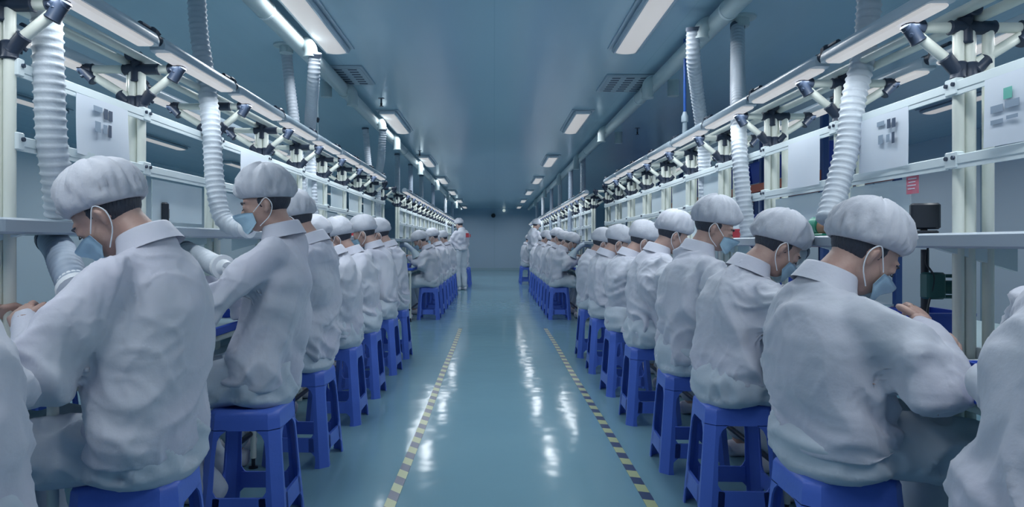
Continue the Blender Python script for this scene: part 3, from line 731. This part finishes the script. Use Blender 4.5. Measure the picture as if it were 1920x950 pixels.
    for i, (rr, zz) in enumerate(prof):
        for k in range(su):
            th = 2 * math.pi * k / su; cx, sy = math.cos(th), math.sin(th)
            pl = .065 * math.sin(th * 30 + 2 * math.sin(th * 5 + seed)) * max(0, 1 - zz / .06) * (1 if lod == 0 else .4)
            pl += .08 * nz(cx * 2.0 + seed * 3.1, sy * 2.0, zz * 12) + (.10 * (ridge(nz(cx * 3.2 + seed, sy * 3.2, zz * 16)) - .6) + .06 * (ridge(nz(cx * 7 + seed, sy * 7, zz * 22)) - .6)) * (zz > 0)
            pl *= max(.15, min(1, (zz + .02) / .05))
            q = rr * (1 + pl)
            x = .079 * q * cx; y_ = -.013 + .094 * q * sy - max(0, zz - .03) * .10
            z = zz * .98 + .018 + y_ * .10 + .010 * nz(cx * 3 + seed, sy * 3, 7) * (zz > 0)
            vs.append(C_(x, y_, z))
    n = len(prof); fs = []
    for i in range(n - 1):
        for k in range(su):
            a = i * su + k; e = i * su + (k + 1) % su; fs.append((a, e, e + su, a + su))
    fs.append(tuple((n - 1) * su + k for k in range(su))); fs.append(tuple(range(su - 1, -1, -1)))
    cp.add(vs, fs); link('bouffant_cap', cp.mesh('bouffant_cap'), M['cap'], root, sharp=False)
    # ---- coat
    c = MB(); B_ = bulk
    hem = sp(0, .0) + V((0, .0, -.035 if not standing else -.10))
    lean = side_lean
    c.loft([hem, hem + V((0, -.003, .02)), sp(.08, .008), sp(.25, .02), sp(.45, .035), sp(.65, .042), sp(.80, .035), sp(.90, .022), sp(.97, .010), neck + V((0, -.004, .012))],
           [(.205 * B_, .146), (.213 * B_, .156), (.218 * B_, .154), (.208 * B_, .144), (.203 * B_, .140), (.196 * B_, .134), (.175 * B_, .118), (.130 * B_, .095), (.085, .078), (.070, .070)], side=(1, 0, 0), seg=28)
    for S_, E_, H_ in ((SHL, EL, HL), (SHR, ER, HR)):
        mid = S_.lerp(E_, .5); f2 = E_.lerp(H_, .55)
        ou = V((math.copysign(.012, E_.x), 0, 0))
        c.limb([neck.lerp(S_, .55) + V((0, -.005, -.030)), S_ + V((0, 0, -.008)), mid + ou, E_ + V((0, -.01, -.012)), f2 + V((0, 0, -.012)), H_ + (H_ - E_).normalized() * .006], [.056, .072, .084, .092, .070, .036], 18)
    vx = (.009, .013, .024)[lod]
    cm = remesh(c, vx, 5 if lod < 2 else 2)
    zel = (EL.z + ER.z) / 2
    def cf(p):
        x, y, z = p; s = seed * 7.3
        w = nz(x * 3 + s, y * 3, z * 3) 
        w2 = nz(x * 7 + s, y * 7 + 3, z * 7)
        a = ridge(nz(x * 4.2 + w * 1.5 + s, y * 4.2 + z * 1.2, z * 1.5 + w * 1.5))      # long drapes
        dg = ridge(nz(x * 3 + z * 4 + w * 2, y * 3 + s, z * 3 - x * 4))                 # diagonal pulls
        h_ = ridge(nz(x * 2.5 + s, y * 2.5 + w * 2, z * 9 + w * 3 + x * 3))             # horizontal crumples
        fw = math.exp(-((z - (seat + .16)) / .09) ** 2); farm = 0
        for E_ in (EL, ER):
            d2 = (x - E_.x) ** 2 + (y - E_.y) ** 2 + (z - E_.z) ** 2; farm = max(farm, math.exp(-d2 / .02))
        for S_ in (SHL, SHR):
            d2 = (x - S_.x * .9) ** 2 + (y - S_.y) ** 2 + (z - S_.z + .10) ** 2; farm = max(farm, .6 * math.exp(-d2 / .012))
        k = .018 + .010 * min(1, abs(x) / .17)
        f1 = max(0, ridge(nz(x * 9 + w * 2.5 + s, y * 9 + w2, z * 5 + w * 3)) - .55) * 2.2
        f2 = max(0, ridge(nz(x * 8 - z * 6 + w * 3, y * 8 + s, z * 9 + x * 6 + w2)) - .6) * 2.5
        fs_ = .5 + max(0, min(1, .5 + w * 2))
        return wk * ((.0040 * f1 ** 2 + .0042 * f2 ** 2) * fs_ * (1 if lod < 2 else 0) - .003 + k * (a - .72) + (.014) * (dg - .72) + (.030 * fw + .024 * farm + .004) * (h_ - .72)) + .010 * w + .004 * w2
    wrinkle(cm, cf)
    link('coat', cm, M['coat'], root, sharp=False)
    # collar band
    cl = MB(); t = (hd - neck).normalized(); up = (t + V((0, .0, 1.2))).normalized()
    base = neck + V((0, -.004, .004))
    cl.loft([base - up * .034, base - up * .006, base + up * .020, base + up * .026, base + up * .022, base], [(.100, .092), (.082, .083), (.074, .075), (.070, .071), (.066, .067), (.065, .067)], side=(1, 0, 0), seg=26, cap=False)
    link('collar', cl.mesh('collar'), M['coat'], root, sharp=False)
    # ---- trousers
    t = MB()
    if standing: t.loft([pel + V((0, 0, .06)), pel, pel + V((0, 0, -.12))], [(.17, .12), (.19, .14), (.18, .13)], side=(1, 0, 0))
    else: t.loft([V((0, -.0, seat + .002)), V((0, -.005, seat + .03)), V((0, -.005, seat + .10)), V((0, .0, seat + .17))], [(.175, .130), (.207, .152), (.207, .156), (.17, .13)], side=(1, 0, 0), seg=24)
    for h, k, a in zip(hips, knees, ank):
        if standing: t.limb([h, k, a + V((0, 0, .02))], [.105, .09, .075], 16)
        else:
            t.limb([h + V((0, 0, -.0)), h.lerp(k, .5) + V((0, 0, .0)), k, ], [.094, .094, .082], 16); t.limb([k, k.lerp(a, .5), a + V((0, 0, .05))], [.080, .078, .066], 16)
    tm = remesh(t, (.013, .016, .026)[lod], 4 if lod < 2 else 2)
    def tf(p):
        x, y, z = p; w = nz(x * 4 + seed, y * 4, z * 4)
        k = 1 if z > seat + .03 else .35
        return k * (.026 * (ridge(nz(x * 6 + w * 2, y * 8 + w, z * 8 + seed)) - .72) + .006 * w) if (standing or z > seat + .02 or z < seat - .06 or y > .19) else -.001
    wrinkle(tm, tf); link('trousers', tm, M['trouser'], root, sharp=False)
    me = remesh(b, (.008, .011, .02)[lod], 3)
    segs = [(pel, neck, 0), (neck, hd, 2), (SHL, EL, 0), (SHR, ER, 0), (EL, HL, 0), (ER, HR, 0), (neck, SHL, 0), (neck, SHR, 0)] + [(h, k, 1) for h, k in zip(hips, knees)] + [(k, a, 1) for k, a in zip(knees, ank)] + [(a, a + V((0, .12, -.05)), 2) for a in ank]
    trees = [BVHTree.FromPolygons([v.co for v in q.vertices], [p.vertices for p in q.polygons]) for q in (cm, tm)]
    for v in me.vertices:
        p = v.co; best = 9; cls = 2; tt = 0
        for a_, b_, c_ in segs:
            d_ = b_ - a_; t_ = max(0, min(1, (p - a_).dot(d_) / d_.length_squared)); e_ = (a_ + d_ * t_ - p).length
            if e_ < best: best, cls, tt, sg_ = e_, c_, t_, (a_, b_)
        if cls == 2: continue
        if sg_[1] in (HL, HR) and tt > .985: continue
        if cls == 1 and sg_[1] in ank and tt > .85: continue
        if cls == 0 and p.z > neck.z - .01: continue
        for tr in ((trees[0], trees[1]) if cls == 0 else (trees[1],)):
            q_, n_, _, di = tr.find_nearest(p)
            if q_ is not None and di < .09 and (p - q_).dot(n_) > -.008:
                v.co = q_ - n_ * .012; break
            if q_ is not None and (p - q_).dot(n_) <= -.008: break
    bm_v = [tuple(v.co) for v in me.vertices]; bm_f = [tuple(p.vertices) for p in me.polygons]; bpy.data.meshes.remove(me)
    full = MB(); full.add(bm_v, bm_f); full.add(hands.v, hands.f)
    link('body', full.mesh('body'), M['skin'], root, sharp=False)
    for a in ank:
        sh = MB(); q = a + V((0, 0, -a.z))
        sh.loft([q + V((0, -.065, .04)), q + V((0, -.05, .042)), q + V((0, 0, .045)), q + V((0, .06, .036)), q + V((0, .12, .028)), q + V((0, .17, .024)), q + V((0, .185, .02))], [(.02, .028), (.036, .042), (.042, .045), (.044, .036), (.045, .028), (.036, .022), (.012, .012)], side=(1, 0, 0), seg=18)
        so = link('shoe', sh.mesh('shoe'), M['shoe'], root, sharp=False)
    if scale != 1: root.scale = (scale,) * 3
    return root

LEFT, RIGHT = math.pi / 2, -math.pi / 2
SX_L, SX_R = -.985, .975
GPL, GPR = 'workers seated along the near left bench', 'workers seated along the near right bench'
def near(side, y, lab, stl, hw, **k):
    """hw: (forward offset of the head, top of the cap above the floor)"""
    x = (SX_L if side < 0 else SX_R) + k.pop('dx', 0)
    k.setdefault('lod', 0); k_sx, k_sy, k_sr = k.pop('sx', 0), k.pop('sy', 0), k.pop('sr', 0)
    o = make_person((x, y, 0), (LEFT if side < 0 else RIGHT) + math.radians(k.pop('yaw', 0)), head=(k.pop('hx', 0), hw[0], hw[1] - .155), **k)
    tag(o, lab, 'person', GPL if side < 0 else GPR)
    put_stool(k_sx if k_sx else x, k_sy or y, stl, 'stools along the near left bench' if side < 0 else 'stools along the near right bench', math.radians(random.uniform(-3, 3) + k_sr))
# left row
near(-1, 1.20, 'person in white coat cut off at the left edge, sitting nearest the camera', 'blue stool under the worker cut off at the left edge', (.20, 1.30), seed=1, rh=(.05, .25, .82),  bulk=1.02, lod=1, yaw=-6, dx=-.03)
near(-1, 1.92, 'person with broad back in white coat and cap, hand raised, nearest fully seen at left', 'blue stool in the lower left under the largest worker', (.115, 1.352), seed=2, hp=44, hy=10, bulk=1.1, sr=10, sx=-1.0, wk=.72, ls=(.28, .12, .79), lh=(.13, .25, .90), rh=(.04, .36, .90), yaw=-2)
near(-1, 2.80, 'tall upright person in white coat, second clearly seen from the left, bare neck and mask', 'blue stool under the tall upright left worker, white shoe beneath', (-.02, 1.44), bulk=1.04, seed=3, sy=2.73, dx=.02, wk=.9, hp=16, hy=12, ls=(.25, .15, .86), lh=(.08, .36, .96), feet=.15, yaw=3)
near(-1, 3.53, 'person in white coat close behind the tall left worker, black hair under cap', 'blue stool just beyond the tall left worker', (.06, 1.39), seed=4, hp=30, bulk=.98)
near(-1, 4.30, 'fourth white-coated person along the left bench, head bent low', 'fourth blue stool along the left bench, under the low-bent worker', (.15, 1.29), seed=5, hp=40, lod=1)
near(-1, 5.02, 'fifth white-coated person along the left bench, beside a red object', 'fifth blue stool along the left bench', (.17, 1.31), seed=6, hp=30, lod=1)
near(-1, 5.89, 'sixth white-coated person along the left bench, face mask in profile', 'sixth blue stool along the left bench', (.15, 1.36), seed=7, hp=25, lod=1)
near(-1, 6.68, 'last white-coated person at the end of the near left bench', 'last blue stool at the end of the near left bench', (.15, 1.36), seed=8, hp=28, lod=1)
# right row
near(1, 1.26, 'person in white coat cut off at the right edge, nearest the camera', 'blue stool under the worker cut off at the right edge', (.20, 1.31), seed=11, bulk=1.0, lod=1, yaw=4, dx=.09)
near(1, 1.96, 'large person in white coat bent over work at right, cap nearest on the right', 'blue stool in the lower right under the largest right worker', (.10, 1.245), seed=12, hp=42, hy=-6, bulk=1.1, wk=.72, rs=(.27, .12, .76), rh=(.06, .22, .885), ls=(.25, .10, .78), lh=(.03, .25, .83), yaw=4)
near(1, 2.80, 'person in white coat leaning well forward, second clearly seen on the right', 'blue stool second from the front on the right', (.195, 1.255), seed=13, hp=42, bulk=1.0, yaw=0)
near(1, 3.43, 'upright person with long bare neck, third clearly seen on the right', 'blue stool third from the front on the right', (.14, 1.355), seed=14, hp=24, hy=-14, bulk=1.0, yaw=0)
near(1, 4.30, 'fourth white-coated person on the right bench, blue mask under a full cap', 'blue stool fourth from the front on the right', (.16, 1.325), seed=15, hp=32, yaw=2)
near(1, 5.08, 'fifth white-coated person on the right bench, cap worn low over the ear', 'blue stool fifth from the front on the right', (.14, 1.285), seed=16, hp=34, lod=1)
near(1, 5.94, 'sixth white-coated person on the right bench, cap overlapping the neighbour', 'blue stool sixth from the front on the right', (.11, 1.275), seed=17, hp=34, lod=1)
near(1, 6.74, 'last white-coated person at the end of the near right bench', 'last blue stool at the end of the near right bench', (.10, 1.27), seed=18, hp=28, lod=1)
# far rows: three bodies, copied
protos = []
def far_person(kind, loc, rz, lab, grp, sc=1.0):
    specs = [dict(head=(0, .15, 1.15), hp=36, seed=21), dict(head=(0, .10, 1.22), hp=24, seed=22), dict(head=(.02, .19, 1.12), hp=42, seed=23), dict(head=(0, .06, 1.56), hp=22, seed=24, standing=True, ls=(.24, .10, 1.13), lh=(.1, .34, 1.10))]
    while len(protos) < 4: protos.append(None)
    if protos[kind] is None: protos[kind] = make_person((0, 0, 0), 0, lod=2, **specs[kind]); o = protos[kind]
    else: o = copy_tree(protos[kind])
    o.location = loc; o.rotation_euler = (0, 0, rz); o.scale = (sc,) * 3; tag(o, lab, 'person', grp)
    return o
FL = [10.06, 10.82, 11.6, 12.35, 13.1, 13.9, 14.7]; FR = [10.06, 10.72, 11.4, 12.15, 12.9, 13.7, 14.6, 15.5]
for i, y in enumerate(FL):
    far_person((0, 2, 1)[i % 3], (-.96, y, 0), LEFT + random.uniform(-.12, .12), 'white-coated person, %s from the gap in the far left row' % ORD[i], 'workers in the far left row')
    put_stool(-.96, y, 'blue stool, %s from the gap in the far left row' % ORD[i], 'stools in the far left row')
for i, y in enumerate(FR):
    far_person((2, 0, 1)[i % 3], (.95, y, 0), RIGHT + random.uniform(-.12, .12), 'white-coated person, %s from the gap in the far right row' % ORD[i], 'workers in the far right row')
    put_stool(.95, y, 'blue stool, %s from the gap in the far right row' % ORD[i], 'stools in the far right row')
st = far_person(3, (-.80, 16.2, 0), LEFT - .75, 'standing white-coated person with a red mark on the back, far left', 'standing workers')
st2 = far_person(3, (.98, 16.6, 0), RIGHT + .5, 'standing person in pinkish white coat at the far right', 'standing workers')
rm = MB().box((0, 0, 0), (.10, .004, .10), bev=.001).box((.09, 0, -.01), (.03, .004, .07), bev=.001)
em = link('back_emblem', rm.mesh('back_emblem'), M['red'], st); em.location = (.04, -.185, 1.30)
for y, s in ((17.4, -1), (18.4, -1)):
    far_person(1, (-.84, y, 0), LEFT, 'white-coated person seated beyond the standing one, %s of the far left end' % ('near' if y < 18 else 'last'), 'workers at the far left end'); put_stool(-.78, y, 'blue stool at the far left end, %s' % ('nearer of two' if y < 18 else 'farther of two'), 'stools at the far left end')
for y in (18.6, 19.4):
    far_person(1, (.90, y, 0), RIGHT, 'white-coated person seated at the far right end, %s' % ('nearer of two' if y < 19 else 'farther of two'), 'workers at the far right end'); put_stool(.86, y, 'blue stool at the far right end, %s' % ('nearer of two' if y < 19 else 'farther of two'), 'stools at the far right end')
# empty stools on the other side of the benches
for x, y, lab in ((-2.35, 2.55, 'blue stool behind the near left bench, seen under the table, nearer'), (-2.35, 3.5, 'blue stool behind the near left bench, seen under the table, farther'), (2.3, 2.6, 'blue stool behind the near right bench, nearer'), (2.3, 3.6, 'blue stool behind the near right bench, farther')):
    put_stool(x, y, lab, 'empty stools behind the benches')

# ---------------------------------------------------------------- things on benches and shelves
TT = .758
def bin_mesh(w, d, h, t=.004):
    mb = MB(); o = [(w / 2 * .9, d / 2 * .9, 0), (w / 2, d / 2, h - .01), (w / 2 + .006, d / 2 + .006, h - .01), (w / 2 + .006, d / 2 + .006, h), (w / 2 - t, d / 2 - t, h), (w / 2 * .9 - t, d / 2 * .9 - t, t)]
    vs = []
    for x, y, z in o: vs += [(-x, -y, z), (x, -y, z), (x, y, z), (-x, y, z)]
    fs = []
    for i in range(len(o) - 1):
        for j in range(4): a = i * 4 + j; e = i * 4 + (j + 1) % 4; fs.append((a, e, e + 4, a + 4))
    fs += [(3, 2, 1, 0), (20, 21, 22, 23)]
    return mb.add(vs, fs).mesh('bin', False)
trm, trw, bnm = bin_mesh(.24, .30, .045), bin_mesh(.20, .26, .035), bin_mesh(.26, .36, .16)
def plain(name, me, m, loc, lab, cat, grp=None, rz=0):
    o = link(name, me, m); o.location = loc; o.rotation_euler = (0, 0, rz); tag(o, lab, cat, grp); return o
for i, y in enumerate([1.5, 2.45, 3.35, 4.0, 4.7, 5.5, 6.3, 7.3]):
    plain('parts_tray', trm, M['blue'], (-1.34, y, TT), 'shallow blue parts tray on the near left bench, %s from the camera' % ORD[i], 'tray', 'blue trays on the near left bench', .05)
for i, y in enumerate([1.62, 2.4, 3.1, 3.9, 4.7, 5.5, 6.4, 7.3]):
    plain('parts_tray', trm, M['blue'], (1.34, y, TT), 'shallow blue parts tray on the near right bench, %s from the camera' % ORD[i], 'tray', 'blue trays on the near right bench', -.05)
trw.materials.append(M['white'])
for i, (x, y) in enumerate(((-1.36, 1.82), (1.36, 1.98), (1.36, 2.74), (-1.36, 3.0))):
    plain('white_tray', trw, M['white'], (x, y, TT), 'shallow white tray on the %s bench, %s' % ('left' if x < 0 else 'right', 'nearer' if y < 2.5 else 'farther'), 'tray', 'white trays on the benches')
plain('blue_bin', bin_mesh(.16, .22, .12), M['blue'], (-1.36, 2.12, TT), 'blue bin on the left bench beyond the first worker\'s hand', 'bin', 'blue bins on the benches')
plain('blue_bin', bin_mesh(.16, .22, .12), M['blue'], (1.50, 2.36, TT), 'blue bin on the right bench by the green bracket', 'bin', 'blue bins on the benches')
plain('blue_bin', bin_mesh(.26, .34, .06), M['blue'], (-1.34, 9.86, TT), 'blue tray on the end of the far left bench', 'bin', 'blue bins on the benches')
plain('blue_bin', bin_mesh(.26, .34, .06), M['blue'], (1.34, 9.86, TT), 'blue tray on the end of the far right bench', 'bin', 'blue bins on the benches')
# monitors / dark boxes on the shelves
def monitor(loc, rz, lab):
    root = empty('small_monitor', loc, rz); tag(root, lab, 'monitor', 'small black monitors on the shelves')
    link('screen_case', MB().box((0, 0, .058), (.085, .03, .085), bev=.006).box((0, .02, .055), (.05, .02, .05), bev=.006).mesh('case'), M['black'], root)
    link('stand', MB().box((0, .01, .006), (.07, .06, .012), bev=.004).box((0, .015, .015), (.02, .012, .03)).mesh('stand'), M['black'], root)
monitor((-1.40, 2.86, BL.sh), -.5, 'small black monitor on the left shelf behind the first worker')
monitor((1.40, 2.22, BR.sh), -.3, 'small black monitor on the right shelf behind the large cap')
# green device on the right shelf
c = P(1545, 430, 2.75); root = empty('tape_dispenser', (1.37, 2.86, BR.sh)); root.scale = (1.25,) * 3; tag(root, 'green and brown roll holder on the right shelf below the big hose', 'dispenser')
link('green_reel', MB().cyl((0, -.02, .035), (0, .035, .035), .032, 24).cyl((0, -.026, .035), (0, -.02, .035), .036, 24).mesh('reel'), M['green'], root)
link('brown_roll', MB().cyl((0, -.075, .030), (0, -.027, .030), .030, 24).mesh('roll'), M['brown'], root)
link('base', MB().box((0, -.015, .004), (.07, .12, .008), bev=.002).mesh('base'), M['green'], root)
# red caps
for px, py, z, b_, lab in ((459, 428, 3.6, BL, 'small red pot on the left shelf by the hose nozzle'), (1381, 440, 3.9, BR, 'red box on the right shelf between caps'), (661, 441, 5.45, BL, 'red box on the left shelf far behind the fifth worker')):
    p = P(px, py, z); h = .05 if '661' not in str(px) else .06
    y = 1.36 * F / abs(px - VX)
    o = link('red_pot', MB().loft([(0, 0, 0), (0, 0, .004), (0, 0, h * .7), (0, 0, h * .75), (0, 0, h)], [.016, .02, .02, .023, .022] if px == 459 else [.035, .04, .04, .042, .04], seg=16 if px == 459 else 4).mesh('red_pot'), M['red']); o.location = (b_.s * 1.36, y, b_.sh); tag(o, lab, 'container', 'red pots on the shelves')
# green bracket machine under the right shelf
root = empty('green_press', (1.40, 2.20, TT)); tag(root, 'dark green bench press with black box on the right bench behind the large worker', 'machine')
link('column', MB().cyl((.0, .02, 0), (.0, .02, .33), .012).mesh('column'), M['black'], root)
link('base', MB().box((0, 0, .008), (.12, .14, .016), bev=.004).mesh('base'), M['dgreen'], root)
link('head_block', MB().box((-.0, -.02, .215), (.06, .045, .085), bev=.006).mesh('head'), M['dgreen'], root)
link('motor', MB().cyl((0, .0, .21), (.09, -.03, .21), .022).cyl((0, .01, .245), (.10, .0, .245), .006).cyl((0, .01, .178), (.10, .0, .178), .006).mesh('motor'), M['dgreen'], root)
link('cable', MB().loft(catmull([(-.02, -.03, .345), (-.035, -.04, .29), (-.01, -.04, .24), (-.03, -.04, .14), (-.045, -.05, .06)], 6), .0035, seg=6).mesh('cable'), M['black'], root)
root = empty('green_press', (1.62, 1.98, TT)); tag(root, 'dark green clamp stand on the right bench beyond the posts', 'machine')
link('column', MB().cyl((0, 0, 0), (0, 0, .34), .008).mesh('column'), M['dgreen'], root)
link('clamp', MB().box((0, 0, .24), (.05, .03, .03), bev=.004).box((0, 0, .33), (.05, .02, .014), bev=.003).box((0, 0, .1), (.04, .03, .03), bev=.004).mesh('clamp'), M['dgreen'], root)
link('base', MB().box((0, 0, .006), (.1, .1, .012), bev=.003).mesh('base'), M['dgreen'], root)
root = empty('green_press', (-1.52, 1.70, TT)); tag(root, 'dark green clamp stand on the left bench at the left edge', 'machine')
link('column', MB().cyl((0, 0, 0), (0, 0, .34), .010).mesh('column'), M['dgreen'], root)
link('clamp', MB().box((0, 0, .24), (.05, .04, .04), bev=.004).box((0, 0, .32), (.05, .03, .02), bev=.003).mesh('clamp'), M['dgreen'], root)
link('base', MB().box((0, 0, .006), (.1, .1, .012), bev=.003).mesh('base'), M['dgreen'], root)
# suction hoses under the left shelf
hose([P(96, 448, 2.2), P(112, 470, 2.1), P(124, 500, 1.98), P(142, 540, 1.9)], .045, 'grey corrugated suction hose under the left shelf beside the first worker', 'suction hoses under the left shelf', 'hosegrey', True)
hose([P(348, 470, 3.1), P(375, 482, 2.95), P(402, 496, 2.85), P(416, 500, 2.8)], .045, 'white corrugated suction hose with nozzle between the first two left workers', 'suction hoses under the left shelf', 'hose', True)
hose([P(1500, 470, 3.0), P(1490, 480, 2.95), P(1478, 486, 2.9)], .04, 'white corrugated suction hose at the hands of the second right worker', 'suction hoses under the right shelf', 'hose', True)
# end-of-bench machine at the gap
for s, B_, w in ((-1, BL2, 'left'), (1, BR2, 'right')):
    root = empty('extraction_arm', (s * 1.55, 9.9, TT)); tag(root, 'grey extraction arm standing on the end of the far %s bench' % w, 'machine', 'extraction arms at the gap')
    link('tube', MB().loft(catmull([(0, 0, .02), (0, 0, .20), (-s * .05, 0, .30), (-s * .25, 0, .33), (-s * .38, -.02, .24)], 6), .035, seg=14).mesh('tube'), M['hosegrey'], root)
    link('hood', MB().loft([(-s * .37, -.02, .25), (-s * .40, -.02, .21), (-s * .43, -.02, .15)], [.035, .05, .075], seg=16).mesh('hood'), M['vent'], root)
    link('foot', MB().cyl((0, 0, 0), (0, 0, .02), .06).mesh('foot'), M['vent'], root)

# ---------------------------------------------------------------- storage racks beyond the right benches
def rack(y0, y1, x0, x1, lab):
    root = empty('storage_rack', (x0, y0, 0)); tag(root, lab, 'rack', 'storage racks beyond the right benches')
    for x in (0, x1 - x0):
        for y in (0, (y1 - y0) / 2, y1 - y0):
            link('upright', MB().box((x, y, 1.17), (.06, .06, 2.34), bev=.006).mesh('upright'), M['rackblue'], root)
    lv = (.5, 1.12, 1.72)
    for z in lv:
        for x in (0, x1 - x0): link('beam', MB().box((x - .035, (y1 - y0) / 2, z), (.03, y1 - y0, .09), bev=.004).mesh('beam'), M['orange'], root)
        link('deck', MB().box(((x1 - x0) / 2, (y1 - y0) / 2, z + .055), (x1 - x0, y1 - y0, .02)).mesh('deck', False), M['vent'], root)
    br_ = MB(); br_.cyl((0, 0, .3), (x1 - x0, 0, 1.0), .012).cyl((x1 - x0, 0, 1.0), (0, 0, 1.7), .012); link('cross_brace', br_.mesh('brace'), M['rackblue'], root)
    return lv
bigbin = bin_mesh(.44, .50, .26); bigbin.materials.append(M['blue'])
bi = 0
for ri, (y0, y1) in enumerate(((6.1, 8.9), (9.4, 12.2), (14.5, 17.5))):
    lv = rack(y0, y1, 2.95, 3.6, 'blue and orange storage rack, %s beyond the right benches' % ORD[ri])
    for li, z in enumerate(lv):
        for k in range(4):
            y = y0 + .38 + k * .68
            plain('storage_bin', bigbin, None, (3.25, y, z + .066), 'blue storage bin, %s along the %s shelf of the %s rack' % (ORD[k], ('lowest', 'middle', 'top')[li], ORD[ri]), 'bin', 'blue bins on the storage racks')
